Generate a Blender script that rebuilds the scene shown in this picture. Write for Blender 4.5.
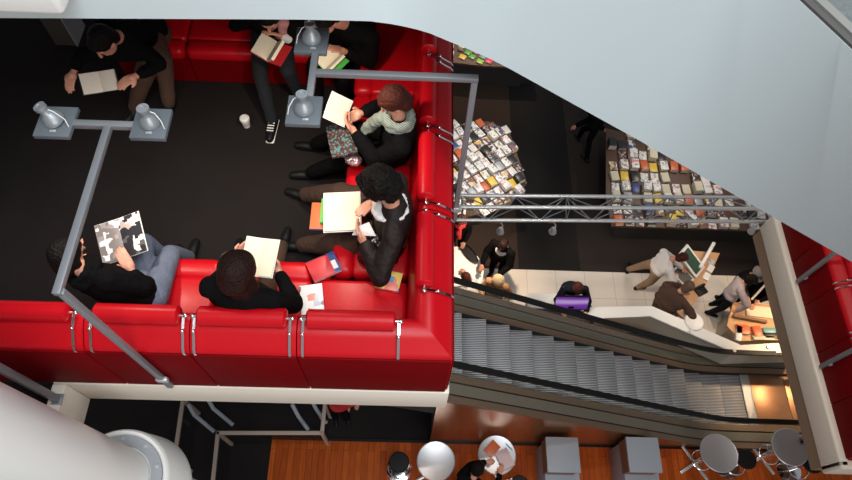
import bpy, bmesh, math, random
from mathutils import Vector as V, Matrix as M, noise as mnoise
random.seed(7)
for o in list(bpy.data.objects): bpy.data.objects.remove(o)
C = bpy.context.scene.collection
SC = bpy.context.scene
PI = math.pi

# ------------------------------------------------------------------ camera, sky, daylight, fill light, exposure
CAMZ = 4.7
FPX = 648.27
AX = V((0.99928166, 0.01664577, 0.03404541))          # camera right, up, back in world axes
AY = V((-0.03066849, 0.88294965, 0.4684649))
AZ = V((-0.02226243, -0.4691725, 0.88282589))
cam = bpy.data.objects.new('camera', bpy.data.cameras.new('camera'))
C.objects.link(cam)
cam.data.sensor_fit = 'HORIZONTAL'; cam.data.sensor_width = 36
cam.data.lens = FPX/852*36; cam.data.clip_start = 0.05; cam.data.clip_end = 200
cam.matrix_world = M(((AX.x, AY.x, AZ.x, 0), (AX.y, AY.y, AZ.y, 0), (AX.z, AY.z, AZ.z, CAMZ), (0, 0, 0, 1)))
SC.camera = cam

w = bpy.data.worlds.new('world'); SC.world = w; w.use_nodes = True
w.node_tree.nodes['Background'].inputs[0].default_value = (0.92, 0.96, 1.0, 1)
w.node_tree.nodes['Background'].inputs[1].default_value = 0.30

def area(name, loc, size, energy, color, rot=(0, 0, 0), sizey=None):
    l = bpy.data.lights.new(name, 'AREA'); l.energy = energy; l.color = color
    l.shape = 'RECTANGLE'; l.size = size; l.size_y = sizey or size
    o = bpy.data.objects.new(name, l); o.location = loc; o.rotation_euler = rot; C.objects.link(o); return o
def spot(name, loc, target, energy, color, angle=60, blend=.6, radius=.05):
    l = bpy.data.lights.new(name, 'SPOT'); l.energy = energy; l.color = color
    l.spot_size = math.radians(angle); l.spot_blend = blend; l.shadow_soft_size = radius
    o = bpy.data.objects.new(name, l); o.location = loc
    o.rotation_euler = (V(target)-V(loc)).to_track_quat('-Z', 'Y').to_euler(); C.objects.link(o); return o

WARM = (1.0, 0.78, 0.58)
area('skylight', (2.2, -1.4, 12), 6, 1350, (0.90, 0.96, 1.0), (math.radians(-6), 0, 0), 7)
area('front_fill', (4.5, -8.0, 5.5), 7, 540, (1.0, .97, .93), (V((-1, 1.2, -.8))-V((4.5, -8, 5.5))).to_track_quat('-Z', 'Y').to_euler(), 5)  # added fill from behind the camera, brightens column and slab front
SC.view_settings.view_transform = 'Standard'; SC.view_settings.look = 'None'
SC.view_settings.gamma = 1; SC.view_settings.use_curve_mapping = False
SC.view_settings.exposure = 0.0

# ------------------------------------------------------------------ helpers
def P(px, py, z):
    d = AX*(px-426) - AY*(py-240) - AZ*FPX
    return V((0, 0, CAMZ)) + d*((z-CAMZ)/d.z)

def mat(name, col, rough=.5, metal=0, bump=0, bscale=40, spec=.5, coat=0, var=0, vscale=6, col2=None):
    m = bpy.data.materials.new(name); m.use_nodes = True
    nt = m.node_tree; b = nt.nodes['Principled BSDF']
    b.inputs['Base Color'].default_value = (*col, 1)
    b.inputs['Roughness'].default_value = rough; b.inputs['Metallic'].default_value = metal
    b.inputs['Specular IOR Level'].default_value = spec; b.inputs['Coat Weight'].default_value = coat
    tc = nt.nodes.new('ShaderNodeTexCoord')
    if bump:
        n = nt.nodes.new('ShaderNodeTexNoise'); n.inputs['Scale'].default_value = bscale; n.inputs['Detail'].default_value = 3
        nt.links.new(tc.outputs['Object'], n.inputs['Vector'])
        bp = nt.nodes.new('ShaderNodeBump'); bp.inputs['Strength'].default_value = bump; bp.inputs['Distance'].default_value = .02
        nt.links.new(n.outputs['Fac'], bp.inputs['Height']); nt.links.new(bp.outputs['Normal'], b.inputs['Normal'])
    if var:
        n = nt.nodes.new('ShaderNodeTexNoise'); n.inputs['Scale'].default_value = vscale; n.inputs['Detail'].default_value = 4
        nt.links.new(tc.outputs['Object'], n.inputs['Vector'])
        r = nt.nodes.new('ShaderNodeValToRGB')
        r.color_ramp.elements[0].position = .5-.5*(1-var*.5); r.color_ramp.elements[1].position = .5+.5*(1-var*.5)
        c2 = col2 or tuple(c*.6 for c in col)
        r.color_ramp.elements[0].color = (*c2, 1); r.color_ramp.elements[1].color = (*col, 1)
        nt.links.new(n.outputs['Fac'], r.inputs['Fac']); nt.links.new(r.outputs['Color'], b.inputs['Base Color'])
    return m

def stripes(name, a, b_, axis, scale, rough=.4, metal=0, bump=.0, lo=.45, hi=.55):
    m = mat(name, a, rough, metal); nt = m.node_tree; b = nt.nodes['Principled BSDF']
    tc = nt.nodes.new('ShaderNodeTexCoord'); wv = nt.nodes.new('ShaderNodeTexWave')
    wv.bands_direction = axis; wv.inputs['Scale'].default_value = scale; wv.inputs['Distortion'].default_value = 0
    nt.links.new(tc.outputs['Object'], wv.inputs['Vector'])
    r = nt.nodes.new('ShaderNodeValToRGB'); r.color_ramp.elements[0].position = lo; r.color_ramp.elements[1].position = hi
    r.color_ramp.elements[0].color = (*a, 1); r.color_ramp.elements[1].color = (*b_, 1)
    nt.links.new(wv.outputs['Fac'], r.inputs['Fac']); nt.links.new(r.outputs['Color'], b.inputs['Base Color'])
    if bump:
        bp = nt.nodes.new('ShaderNodeBump'); bp.inputs['Strength'].default_value = bump; bp.inputs['Distance'].default_value = .01
        nt.links.new(wv.outputs['Fac'], bp.inputs['Height']); nt.links.new(bp.outputs['Normal'], b.inputs['Normal'])
    return m

def planks(name, a, b_, rough=.3):
    m = mat(name, a, rough, spec=.15); nt = m.node_tree; b = nt.nodes['Principled BSDF']
    tc = nt.nodes.new('ShaderNodeTexCoord'); mp = nt.nodes.new('ShaderNodeMapping')
    mp.inputs['Rotation'].default_value = (0, 0, PI/2)
    br = nt.nodes.new('ShaderNodeTexBrick'); br.inputs['Scale'].default_value = 1
    br.inputs['Brick Width'].default_value = 1.4; br.inputs['Row Height'].default_value = .11; br.inputs['Mortar Size'].default_value = .003
    br.inputs['Color1'].default_value = (*a, 1); br.inputs['Color2'].default_value = (*b_, 1)
    br.inputs['Mortar'].default_value = (*[c*.3 for c in b_], 1)
    nt.links.new(tc.outputs['Object'], mp.inputs['Vector']); nt.links.new(mp.outputs['Vector'], br.inputs['Vector'])
    n = nt.nodes.new('ShaderNodeTexNoise'); n.inputs['Scale'].default_value = 3; n.inputs['Detail'].default_value = 6
    mp2 = nt.nodes.new('ShaderNodeMapping'); mp2.inputs['Scale'].default_value = (12, 1, 1)
    nt.links.new(tc.outputs['Object'], mp2.inputs['Vector']); nt.links.new(mp2.outputs['Vector'], n.inputs['Vector'])
    mx = nt.nodes.new('ShaderNodeMixRGB'); mx.blend_type = 'MULTIPLY'; mx.inputs['Fac'].default_value = .6
    nt.links.new(br.outputs['Color'], mx.inputs['Color1']); nt.links.new(n.outputs['Fac'], mx.inputs['Color2'])
    nt.links.new(mx.outputs['Color'], b.inputs['Base Color']); return m

def blotch(name, base, cols, scale=14, thresh=.55, rough=.35):
    """printed cover: coloured patches on a base colour"""
    m = mat(name, base, rough); nt = m.node_tree; b = nt.nodes['Principled BSDF']
    tc = nt.nodes.new('ShaderNodeTexCoord')
    vo = nt.nodes.new('ShaderNodeTexVoronoi'); vo.distance = 'CHEBYCHEV'; vo.inputs['Scale'].default_value = scale
    oi = nt.nodes.new('ShaderNodeObjectInfo'); add = nt.nodes.new('ShaderNodeVectorMath'); add.operation = 'ADD'
    sc = nt.nodes.new('ShaderNodeVectorMath'); sc.operation = 'SCALE'; sc.inputs['Scale'].default_value = 1
    nt.links.new(oi.outputs['Location'], sc.inputs[0]); nt.links.new(tc.outputs['Object'], add.inputs[0]); nt.links.new(sc.outputs[0], add.inputs[1])
    nt.links.new(add.outputs[0], vo.inputs['Vector'])
    sp = nt.nodes.new('ShaderNodeSeparateColor'); nt.links.new(vo.outputs['Color'], sp.inputs['Color'])
    r = nt.nodes.new('ShaderNodeValToRGB'); r.color_ramp.interpolation = 'CONSTANT'
    r.color_ramp.elements[0].color = (*base, 1); r.color_ramp.elements[1].position = thresh; r.color_ramp.elements[1].color = (*cols[0], 1)
    for i, c in enumerate(cols[1:]):
        e = r.color_ramp.elements.new(thresh+(1-thresh)*(i+1)/len(cols)); e.color = (*c, 1)
    nt.links.new(sp.outputs['Red'], r.inputs['Fac']); nt.links.new(r.outputs['Color'], b.inputs['Base Color']); return m

def emis(name, col, s):
    m = mat(name, col); b = m.node_tree.nodes['Principled BSDF']
    b.inputs['Emission Color'].default_value = (*col, 1); b.inputs['Emission Strength'].default_value = s; return m

def glassmat(name, tint, alpha=.25):
    m = bpy.data.materials.new(name); m.use_nodes = True; nt = m.node_tree; nt.nodes.clear()
    out = nt.nodes.new('ShaderNodeOutputMaterial'); t = nt.nodes.new('ShaderNodeBsdfTransparent'); g = nt.nodes.new('ShaderNodeBsdfGlossy')
    t.inputs[0].default_value = (*tint, 1); g.inputs[0].default_value = (.9, .95, .95, 1); g.inputs['Roughness'].default_value = .03
    mx = nt.nodes.new('ShaderNodeMixShader'); mx.inputs[0].default_value = .06; nt.links.new(t.outputs[0], mx.inputs[1]); nt.links.new(g.outputs[0], mx.inputs[2])
    nt.links.new(mx.outputs[0], out.inputs[0]); return m

MT = dict(
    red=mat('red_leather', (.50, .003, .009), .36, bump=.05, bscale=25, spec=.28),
    redshade=mat('red_leather_shaded', (.16, .0012, .003), .6, bump=.05, bscale=90, spec=.06),  # shaded copy of the red leather, darkness of upright faces put into the colour
    carpet=mat('black_carpet', (.024, .019, .018), .95, bump=.5, bscale=220, spec=.1, var=.5, vscale=2, col2=(.016, .013, .013)),
    carpet2=mat('walkway_carpet', (.012, .0075, .0075), .95, bump=.4, bscale=200, spec=.1),
    slab=mat('white_slab', (.82, .73, .62), .55),
    slabtop=mat('white_trim', (.84, .82, .78), .5),
    brownband=mat('brown_soffit', (.30, .2, .13), .5),
    dark=mat('dark_soffit', (.02, .018, .017), .8),
    fascia=mat('fascia_paint', (.60, .67, .685), .65, spec=.25),
    greytrim=mat('grey_metal_trim', (.12, .115, .11), .5, .2),
    ledge=mat('pale_ledge', (.27, .265, .245), .5),
    palefloor=mat('pale_floor', (.20, .22, .22), .5, var=.6, vscale=60),
    column=mat('column_paint', (.84, .83, .80), .38),
    greyring=mat('grey_ring', (.36, .38, .41), .45, .3),
    steel=mat('brushed_steel', (.30, .31, .33), .42, .5, bump=.05, bscale=120),
    chrome=mat('chrome', (.78, .78, .8), .12, 1),
    alu=mat('aluminium', (.66, .67, .68), .32, .6),
    lampplate=mat('lamp_plate_grey', (.155, .175, .195), .5, .3),
    lampbell=mat('lamp_bell', (.36, .38, .40), .42, .6),
    black=mat('black_cloth', (.0045, .0042, .0045), .9, bump=.5, bscale=30, spec=.06),
    blackrub=mat('black_rubber', (.006, .006, .006), .5, spec=.25),
    navy=mat('navy_cloth', (.007, .008, .014), .85, bump=.3, bscale=30, spec=.2),
    browncoat=mat('dark_brown_coat', (.013, .008, .007), .6, bump=.7, bscale=18, spec=.2),
    brown=mat('brown_wool', (.05, .022, .013), .85, bump=.5, bscale=22),
    browntr=mat('brown_trousers', (.07, .034, .02), .85, bump=.3, bscale=25),
    khaki=mat('khaki_cotton', (.32, .20, .12), .85, bump=.3, bscale=25),
    jeans=mat('faded_jeans', (.15, .17, .23), .85, bump=.3, bscale=60, var=.6, vscale=9, col2=(.09, .11, .17)),
    darkjeans=mat('dark_jeans', (.006, .007, .011), .9, bump=.3, bscale=60),
    whiteshirt=mat('white_shirt', (.62, .58, .56), .8, bump=.3, bscale=20),
    greyshirt=mat('grey_shirt', (.34, .29, .30), .8, bump=.3, bscale=20),
    tan=mat('tan_coat', (.42, .22, .10), .85, bump=.4, bscale=25),
    cream=mat('cream_wool', (.72, .52, .30), .9, bump=.5, bscale=60),
    scarf=stripes('striped_scarf', (.27, .30, .25), (.12, .14, .13), 'DIAGONAL', 30, .9, bump=.3),
    redcloth=mat('red_cloth', (.45, .015, .02), .8),
    pink=mat('pink_knit', (.50, .22, .22), .9, bump=.4, bscale=60),
    skin=mat('skin', (.62, .30, .20), .5, var=.3, vscale=10, col2=(.52, .22, .15)),
    lip=mat('lips', (.42, .12, .10), .5), eye=mat('eye_dark', (.03, .02, .02), .2),
    hairblack=mat('black_hair', (.006, .0045, .004), .55, bump=.9, bscale=60, spec=.12),
    hairbrown=mat('brown_hair', (.018, .007, .005), .42, bump=.8, bscale=60, spec=.12),
    hairauburn=mat('auburn_hair', (.06, .015, .010), .45, bump=.8, bscale=55, spec=.12),
    hairgrey=mat('grey_brown_hair', (.12, .075, .055), .6, bump=.9, bscale=60, spec=.12),
    page=stripes('printed_page', (.68, .60, .51), (.52, .46, .40), 'Y', 38, .85, lo=.55, hi=.75),
    blank=stripes('blank_page', (.74, .68, .52), (.66, .60, .46), 'Y', 34, .85, lo=.6, hi=.8),
    pageside=mat('page_edges', (.70, .66, .58), .85),
    photo=blotch('photo_spread', (.03, .03, .035), [(.12, .11, .11), (.75, .70, .68), (.5, .4, .36), (.9, .85, .85)], 26, .6),
    photogrey=blotch('grey_photo_page', (.20, .17, .165), [(.30, .27, .27), (.75, .72, .72), (.85, .83, .83)], 26, .66),
    bookred=mat('red_cover', (.55, .02, .03), .4), bookgreen=mat('green_cover', (.08, .45, .08), .4),
    bookblue=mat('blue_cover', (.03, .06, .22), .4), bookorange=mat('orange_cover', (.60, .13, .04), .4),
    bookyellow=mat('yellow_cover', (.80, .55, .06), .4), bookblack=mat('black_cover', (.02, .02, .022), .35),
    bookwhite=mat('white_cover', (.75, .73, .70), .4), bookteal=mat('teal_cover', (.12, .35, .36), .4),
    booklime=mat('lime_cover', (.35, .60, .06), .4), bookpink=mat('pink_red_cover', (.80, .05, .13), .4),
    mag=blotch('white_magazine', (.82, .80, .78), [(.5, .52, .6), (.3, .25, .3), (.75, .3, .2)], 22, .72),
    kids=blotch('yellow_picture_cover', (.85, .62, .16), [(.85, .25, .2), (.15, .35, .65), (.9, .85, .8)], 16, .62),
    wood=planks('red_wood_planks', (.66, .125, .014), (.46, .075, .008), .5),
    ply=mat('pale_wood', (.62, .36, .18), .45, var=.5, vscale=8, col2=(.5, .27, .13)),
    tile=None,
    bronze=mat('bronze_cladding', (.55, .26, .12), .26, .8, bump=.02, bscale=4),
    deck=mat('bronze_deck', (.21, .135, .09), .42, .3), deckgrey=mat('beige_deck', (.17, .145, .11), .5, .2),
    tread=stripes('ribbed_tread', (.50, .50, .52), (.10, .10, .11), 'Y', 11, .4, .4, .6),
    comb=mat('comb_plate', (.55, .54, .54), .4, .6, bump=.3, bscale=80),
    landing=mat('landing_plate', (.52, .27, .14), .38, .6, var=.5, vscale=4, col2=(.36, .18, .09)),
    glass=glassmat('clear_glass', (.95, .97, .96)),
    tabletop=mat('spun_metal', (.60, .60, .62), .35, .75, bump=.04, bscale=90),
    kiosk=mat('kiosk_grey', (.33, .35, .39), .5), kioskwood=mat('kiosk_brown', (.22, .12, .07), .5),
    white=mat('white_laminate', (.84, .82, .78), .4), beige=mat('beige_panel', (.55, .48, .40), .55),
    railp=mat('beige_rail', (.46, .36, .29), .5), board=mat('cup_card', (.80, .78, .74), .6), sleeve=mat('cup_sleeve', (.55, .52, .5), .7),
    screen=emis('green_screen', (.02, .045, .025), .6), darkwood=mat('dark_wood', (.10, .05, .03), .5),
    dimpanel=mat('dim_panel', (.055, .046, .038), .7), bag=mat('black_bag', (.006, .006, .0065), .25, bump=.3, bscale=14),
    silverbag=mat('silver_pink_foil', (.6, .38, .38), .25, .6, bump=.5, bscale=14),
    pattern=blotch('turquoise_print_cloth', (.045, .018, .016), [(.07, .17, .17), (.10, .035, .03)], 75, .55, .85),
)
# tiled walkway
m = mat('cream_tiles', (.72, .62, .50), .4); nt = m.node_tree; b = nt.nodes['Principled BSDF']
tc = nt.nodes.new('ShaderNodeTexCoord'); br = nt.nodes.new('ShaderNodeTexBrick'); br.offset = 0
br.inputs['Scale'].default_value = 1; br.inputs['Brick Width'].default_value = .6; br.inputs['Row Height'].default_value = 1.3; br.inputs['Mortar Size'].default_value = .004
br.inputs['Color1'].default_value = (.76, .69, .61, 1); br.inputs['Color2'].default_value = (.73, .66, .58, 1); br.inputs['Mortar'].default_value = (.42, .36, .3, 1)
nt.links.new(tc.outputs['Object'], br.inputs['Vector']); nt.links.new(br.outputs['Color'], b.inputs['Base Color']); MT['tile'] = m
MT['hatgrey'] = mat('grey_felt', (.16, .15, .15), .9)
# purple screen
m = bpy.data.materials.new('purple_screen'); m.use_nodes = True; nt = m.node_tree; b = nt.nodes['Principled BSDF']
tc = nt.nodes.new('ShaderNodeTexCoord'); sx = nt.nodes.new('ShaderNodeSeparateXYZ'); nt.links.new(tc.outputs['Generated'], sx.inputs[0])
wv = nt.nodes.new('ShaderNodeTexWave'); wv.inputs['Scale'].default_value = .28; wv.inputs['Distortion'].default_value = 2.5; wv.bands_direction = 'Y'
nt.links.new(tc.outputs['Generated'], wv.inputs['Vector'])
r = nt.nodes.new('ShaderNodeValToRGB'); r.color_ramp.elements[0].color = (.10, .02, .30, 1); r.color_ramp.elements[1].color = (.55, .38, .75, 1)
e = r.color_ramp.elements.new(.6); e.color = (.22, .05, .42, 1)
nt.links.new(wv.outputs['Fac'], r.inputs['Fac']); nt.links.new(r.outputs['Color'], b.inputs['Emission Color']); b.inputs['Emission Strength'].default_value = .7
b.inputs['Base Color'].default_value = (.05, .02, .08, 1); MT['purple'] = m

def thing(name, label, cat, loc=(0, 0, 0), rz=0, group=None):
    o = bpy.data.objects.new(name, None); C.objects.link(o); o.empty_display_size = .1
    o.location = loc; o.rotation_euler = (0, 0, rz); o['label'] = label; o['category'] = cat
    if group: o['group'] = group
    return o
def tag(o, label, cat, group=None):
    o['label'] = label; o['category'] = cat
    if group: o['group'] = group
    return o
def kind(o, k): o['kind'] = k; return o

class MB:
    """collects shapes into one mesh (local coordinates of the thing)"""
    def __init__(s): s.bm = bmesh.new()
    def _add(s, tmp, mtx):
        tmp.transform(mtx); me = bpy.data.meshes.new('t'); tmp.to_mesh(me); tmp.free(); s.bm.from_mesh(me); bpy.data.meshes.remove(me); return s
    def box(s, c, d, rot=None, bev=0, seg=2):
        t = bmesh.new(); bmesh.ops.create_cube(t, size=1)
        bmesh.ops.scale(t, vec=V(d), verts=t.verts)
        if bev: bmesh.ops.bevel(t, geom=t.edges[:], offset=bev, segments=seg, profile=.5, affect='EDGES')
        mt = M.Translation(V(c))
        if rot is not None: mt = mt @ (rot.to_4x4() if hasattr(rot, 'to_4x4') else M.Rotation(rot, 4, 'Z'))
        return s._add(t, mt)
    def cyl(s, a, b, r, r2=None, seg=16, cap=True):
        a = V(a); b = V(b); d = b-a; t = bmesh.new()
        bmesh.ops.create_cone(t, cap_ends=cap, segments=seg, radius1=r, radius2=r if r2 is None else r2, depth=d.length)
        return s._add(t, M.Translation((a+b)/2) @ d.to_track_quat('Z', 'Y').to_matrix().to_4x4())
    def ball(s, c, r, sub=2):
        t = bmesh.new(); bmesh.ops.create_icosphere(t, subdivisions=sub, radius=1)
        r = (r, r, r) if not hasattr(r, '__len__') else r
        return s._add(t, M.Translation(V(c)) @ M.Diagonal((*r, 1)))
    def ell(s, c, r, axes, sub=3):
        t = bmesh.new(); bmesh.ops.create_icosphere(t, subdivisions=sub, radius=1)
        R = M((axes[0], axes[1], axes[2])).transposed().to_4x4()
        return s._add(t, M.Translation(V(c)) @ R @ M.Diagonal((*r, 1)))
    def tube(s, pts, r, seg=10):
        pts = [V(p) for p in pts]
        for i in range(len(pts)-1): s.cyl(pts[i], pts[i+1], r, seg=seg)
        for p in pts[1:-1]: s.ball(p, r*1.0, 2)
        return s
    def capsule(s, a, ra, b, rb, sub=2):
        a = V(a); b = V(b)
        if (a-b).length > 1e-4: s.cyl(a, b, ra, rb, seg=14)
        s.ball(a, ra, sub); s.ball(b, rb, sub); return s
    def torus(s, c, R, r, axis=(0, 0, 1), seg=32, ms=8):
        t = bmesh.new(); ring = []
        for i in range(seg):
            th = 2*PI*i/seg; ring.append([t.verts.new(((R+r*math.cos(2*PI*j/ms))*math.cos(th), (R+r*math.cos(2*PI*j/ms))*math.sin(th), r*math.sin(2*PI*j/ms))) for j in range(ms)])
        for i in range(seg):
            for j in range(ms): t.faces.new((ring[i][j], ring[(i+1) % seg][j], ring[(i+1) % seg][(j+1) % ms], ring[i][(j+1) % ms]))
        return s._add(t, M.Translation(V(c)) @ V(axis).to_track_quat('Z', 'Y').to_matrix().to_4x4())
    def lathe(s, prof, c=(0, 0, 0), seg=40, mtx=None):
        t = bmesh.new(); rings = []
        for (r, z) in prof: rings.append([t.verts.new((r*math.cos(2*PI*i/seg), r*math.sin(2*PI*i/seg), z)) for i in range(seg)])
        for k in range(len(prof)-1):
            for i in range(seg): t.faces.new((rings[k][i], rings[k][(i+1) % seg], rings[k+1][(i+1) % seg], rings[k+1][i]))
        if prof[0][0] > 1e-6: t.faces.new(list(reversed(rings[0])))
        if prof[-1][0] > 1e-6: t.faces.new(rings[-1])
        bmesh.ops.remove_doubles(t, verts=t.verts, dist=1e-5); bmesh.ops.recalc_face_normals(t, faces=t.faces)
        return s._add(t, (M.Translation(V(c)) if mtx is None else mtx))
    def prism(s, poly, z0, z1, bev=0):
        t = bmesh.new(); vs = [t.verts.new((p[0], p[1], z0)) for p in poly]; f = t.faces.new(vs)
        r = bmesh.ops.extrude_face_region(t, geom=[f]); bmesh.ops.translate(t, vec=(0, 0, z1-z0), verts=[v for v in r['geom'] if isinstance(v, bmesh.types.BMVert)])
        bmesh.ops.recalc_face_normals(t, faces=t.faces)
        if bev: bmesh.ops.bevel(t, geom=t.edges[:], offset=bev, segments=2, affect='EDGES')
        return s._add(t, M.Identity(4))
    def extrude(s, prof, o, a, b, n, length, bev=0):
        """profile (p,q) along axes a,b, swept by length along n from o"""
        o = V(o); a = V(a); b = V(b); n = V(n); t = bmesh.new()
        vs = [t.verts.new(o+a*p+b*q) for p, q in prof]; f = t.faces.new(vs)
        r = bmesh.ops.extrude_face_region(t, geom=[f]); bmesh.ops.translate(t, vec=n*length, verts=[v for v in r['geom'] if isinstance(v, bmesh.types.BMVert)])
        bmesh.ops.recalc_face_normals(t, faces=t.faces)
        if bev: bmesh.ops.bevel(t, geom=t.edges[:], offset=bev, segments=3, affect='EDGES')
        return s._add(t, M.Identity(4))
    def raw(s, vs, fs):
        t = bmesh.new(); vv = [t.verts.new(v) for v in vs]
        for f in fs: t.faces.new([vv[i] for i in f])
        bmesh.ops.recalc_face_normals(t, faces=t.faces); return s._add(t, M.Identity(4))
    def build(s, name, m, parent=None, smooth=True, ang=40):
        me = bpy.data.meshes.new(name); s.bm.to_mesh(me); s.bm.free()
        me.materials.append(MT[m] if isinstance(m, str) else m)
        if smooth:
            me.polygons.foreach_set('use_smooth', [True]*len(me.polygons)); me.set_sharp_from_angle(angle=math.radians(ang))
        o = bpy.data.objects.new(name, me); C.objects.link(o)
        if parent: o.parent = parent
        return o
    def blob(s, name, m, parent, voxel=.01, smooth=4, disp=0, dscale=8):
        """fuses everything collected into one continuous skin"""
        me = bpy.data.meshes.new(name); s.bm.to_mesh(me); s.bm.free()
        o = bpy.data.objects.new(name, me); C.objects.link(o)
        r = o.modifiers.new('r', 'REMESH'); r.mode = 'VOXEL'; r.voxel_size = voxel
        if smooth: q = o.modifiers.new('s', 'SMOOTH'); q.iterations = smooth; q.factor = .5
        dg = bpy.context.evaluated_depsgraph_get(); nm = bpy.data.meshes.new_from_object(o.evaluated_get(dg))
        o.modifiers.clear(); o.data = nm; bpy.data.meshes.remove(me); nm.name = name
        if disp:
            nm.calc_loop_triangles() if False else None
            ns = [v.normal.copy() for v in nm.vertices]
            for v, n in zip(nm.vertices, ns): v.co += n*disp*(mnoise.noise(v.co*dscale)+.5*mnoise.noise(v.co*dscale*2.7))
        nm.materials.clear(); nm.materials.append(MT[m] if isinstance(m, str) else m)
        nm.polygons.foreach_set('use_smooth', [True]*len(nm.polygons))
        if parent: o.parent = parent
        return o

ORD = ['first', 'second', 'third', 'fourth', 'fifth', 'sixth', 'seventh', 'eighth', 'ninth', 'tenth', 'eleventh', 'twelfth', 'thirteenth', 'fourteenth', 'fifteenth', 'sixteenth', 'seventeenth', 'eighteenth']
G = -7.4; L1 = -3.7

# ------------------------------------------------------------------ SETTING: lower ground floor
kind(MB().box((0, 5, G-.1), (26, 22, .2)).build('floor', 'carpet'), 'structure')
for i, (x0, x1, m) in enumerate([(0.2, 2.24, mat('taupe_carpet', (.048, .033, .026), .95, bump=.4, bscale=150, spec=.1)), (2.24, 3.53, mat('dark_carpet_band', (.018, .0165, .0165), .95, spec=.1)), (3.53, 9, mat('grey_carpet_band', (.036, .029, .026), .95, bump=.4, bscale=150, spec=.1))]):
    kind(MB().box(((x0+x1)/2, 8.9, G+.004), (x1-x0, 6.2, .008)).build('floor_carpet', m), 'structure')
kind(MB().box((4.6, 5.15, G+.006), (9.0, 1.30, .012)).build('floor_tiles', 'tile'), 'structure')
kind(MB().box((3.8, .2, G+.006), (12.4, 4.12, .012)).build('floor_wood', 'wood'), 'structure')
kind(MB().box((3.8, 2.285, G+.012), (12.4, .045, .024)).build('trim_floor', 'blackrub'), 'structure')

# level one slab where the escalator arrives
kind(MB().box((-3.6, 4.2, L1-.2), (6.4, 3.6, .4)).build('floor_landing', 'dark'), 'structure')

# ------------------------------------------------------------------ SETTING: upper balcony with curved fascia
ZB, ZT = 2.1, 3.05
pl = [(370, 21.2), (390, 23.8), (404, 26.5), (418, 29.8), (430, 33.4), (448, 41), (470, 50), (490, 58.8), (511, 69.5)]
curve = [P(-700, 13, ZB), P(0, 18, ZB), P(300, 19.6, ZB)] + [P(a, b, ZB) for a, b in pl] + [P(640, 141, ZB), P(852, 262, ZB)]
d = (curve[-1]-curve[-2]).normalized(); curve.append(curve[-1]+d*8)
def offs(cv, k):
    out = []
    for i, p in enumerate(cv):
        t = (cv[min(i+1, len(cv)-1)]-cv[max(i-1, 0)]); t.z = 0; t.normalize(); out.append(V((p.x-t.y*k, p.y+t.x*k, 0)))
    return out
def ribbon(cv, k0, k1, z0, z1, lean0=0, lean1=1):
    n = len(cv); vs = []
    o = [offs(cv, k) for k in (0, 1)]; nr = [(b-a) for a, b in zip(*o)]
    for i in range(n):
        for k, z, ln in ((k0, z0, lean0), (k1, z0, lean0), (k1, z1, lean1), (k0, z1, lean1)):
            p = o[0][i]+nr[i]*(k+LEAN[i]*ln); vs.append((p.x, p.y, z))
    fs = [(0, 1, 2, 3), (4*n-4, 4*n-1, 4*n-2, 4*n-3)]
    for i in range(n-1):
        for j in range(4): fs.append((4*i+j, 4*i+4+j, 4*i+4+(j+1) % 4, 4*i+(j+1) % 4))
    return MB().raw(vs, fs)
# the fascia flares a little: its rim leaves the line of its foot along the straight run
ia = len(curve)-3; e0 = curve[ia]; dd = (curve[-1]-e0).normalized(); nn = V((-dd.y, dd.x, 0)); st_ = []
for k in range(1, 10): st_.append(e0+dd*(k*.45))
curve = curve[:ia+1]+st_+[curve[-1]]
r0 = P(799, 0, ZT)-e0; r1 = P(852, 50, ZT)-e0; t0, t1, k0_, k1_ = r0.dot(dd), r1.dot(dd), r0.dot(nn), r1.dot(nn)
def lean(p):
    t = (p-e0).dot(dd)
    return max(-1.2, min(.30, k0_+(k1_-k0_)*(t-t0)/(t1-t0))) if t > -1.5 else .30*max(0, min(1, (p.x+1.2)/1.2))
LEAN = [lean(p) for p in curve]
kind(ribbon(curve, 0, .12, ZB, ZT).build('wall_balcony', 'fascia', smooth=True, ang=50), 'structure')
kind(ribbon(curve, .002, .034, ZT, ZT+.012, 1, 1).build('trim_1', 'greytrim'), 'structure')
kind(ribbon(curve, .034, .075, ZT, ZT+.022, 1, 1).build('trim_2', 'ledge'), 'structure')
kind(ribbon(curve, .075, .09, ZT, ZT+.01, 1, 1).build('trim_3', 'blackrub'), 'structure')
kind(ribbon(curve, .09, 4.5, ZT-.02, ZT+.005, 1, 1).build('floor_balcony', 'palefloor'), 'structure')
kind(ribbon(curve, .10, 4.5, ZB+.02, ZB+.10, 0, 0).build('ceiling', 'dark'), 'structure')
# white ledge end at the upper left, just in front of the fascia
q = P(66, 17, 2.30)
kind(MB().box((q.x-2.0, q.y+.6, 2.40), (4.0, 1.2, .20), bev=.03, seg=3).build('trim_4', 'slabtop'), 'structure')

kind(MB().box((-5.6, .6, 2.42), (5.6, 6.6, .16)).build('shade_slab_left', 'slabtop'), 'structure')  # unseen slab added to block the skylight over the left sofa end

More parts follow.
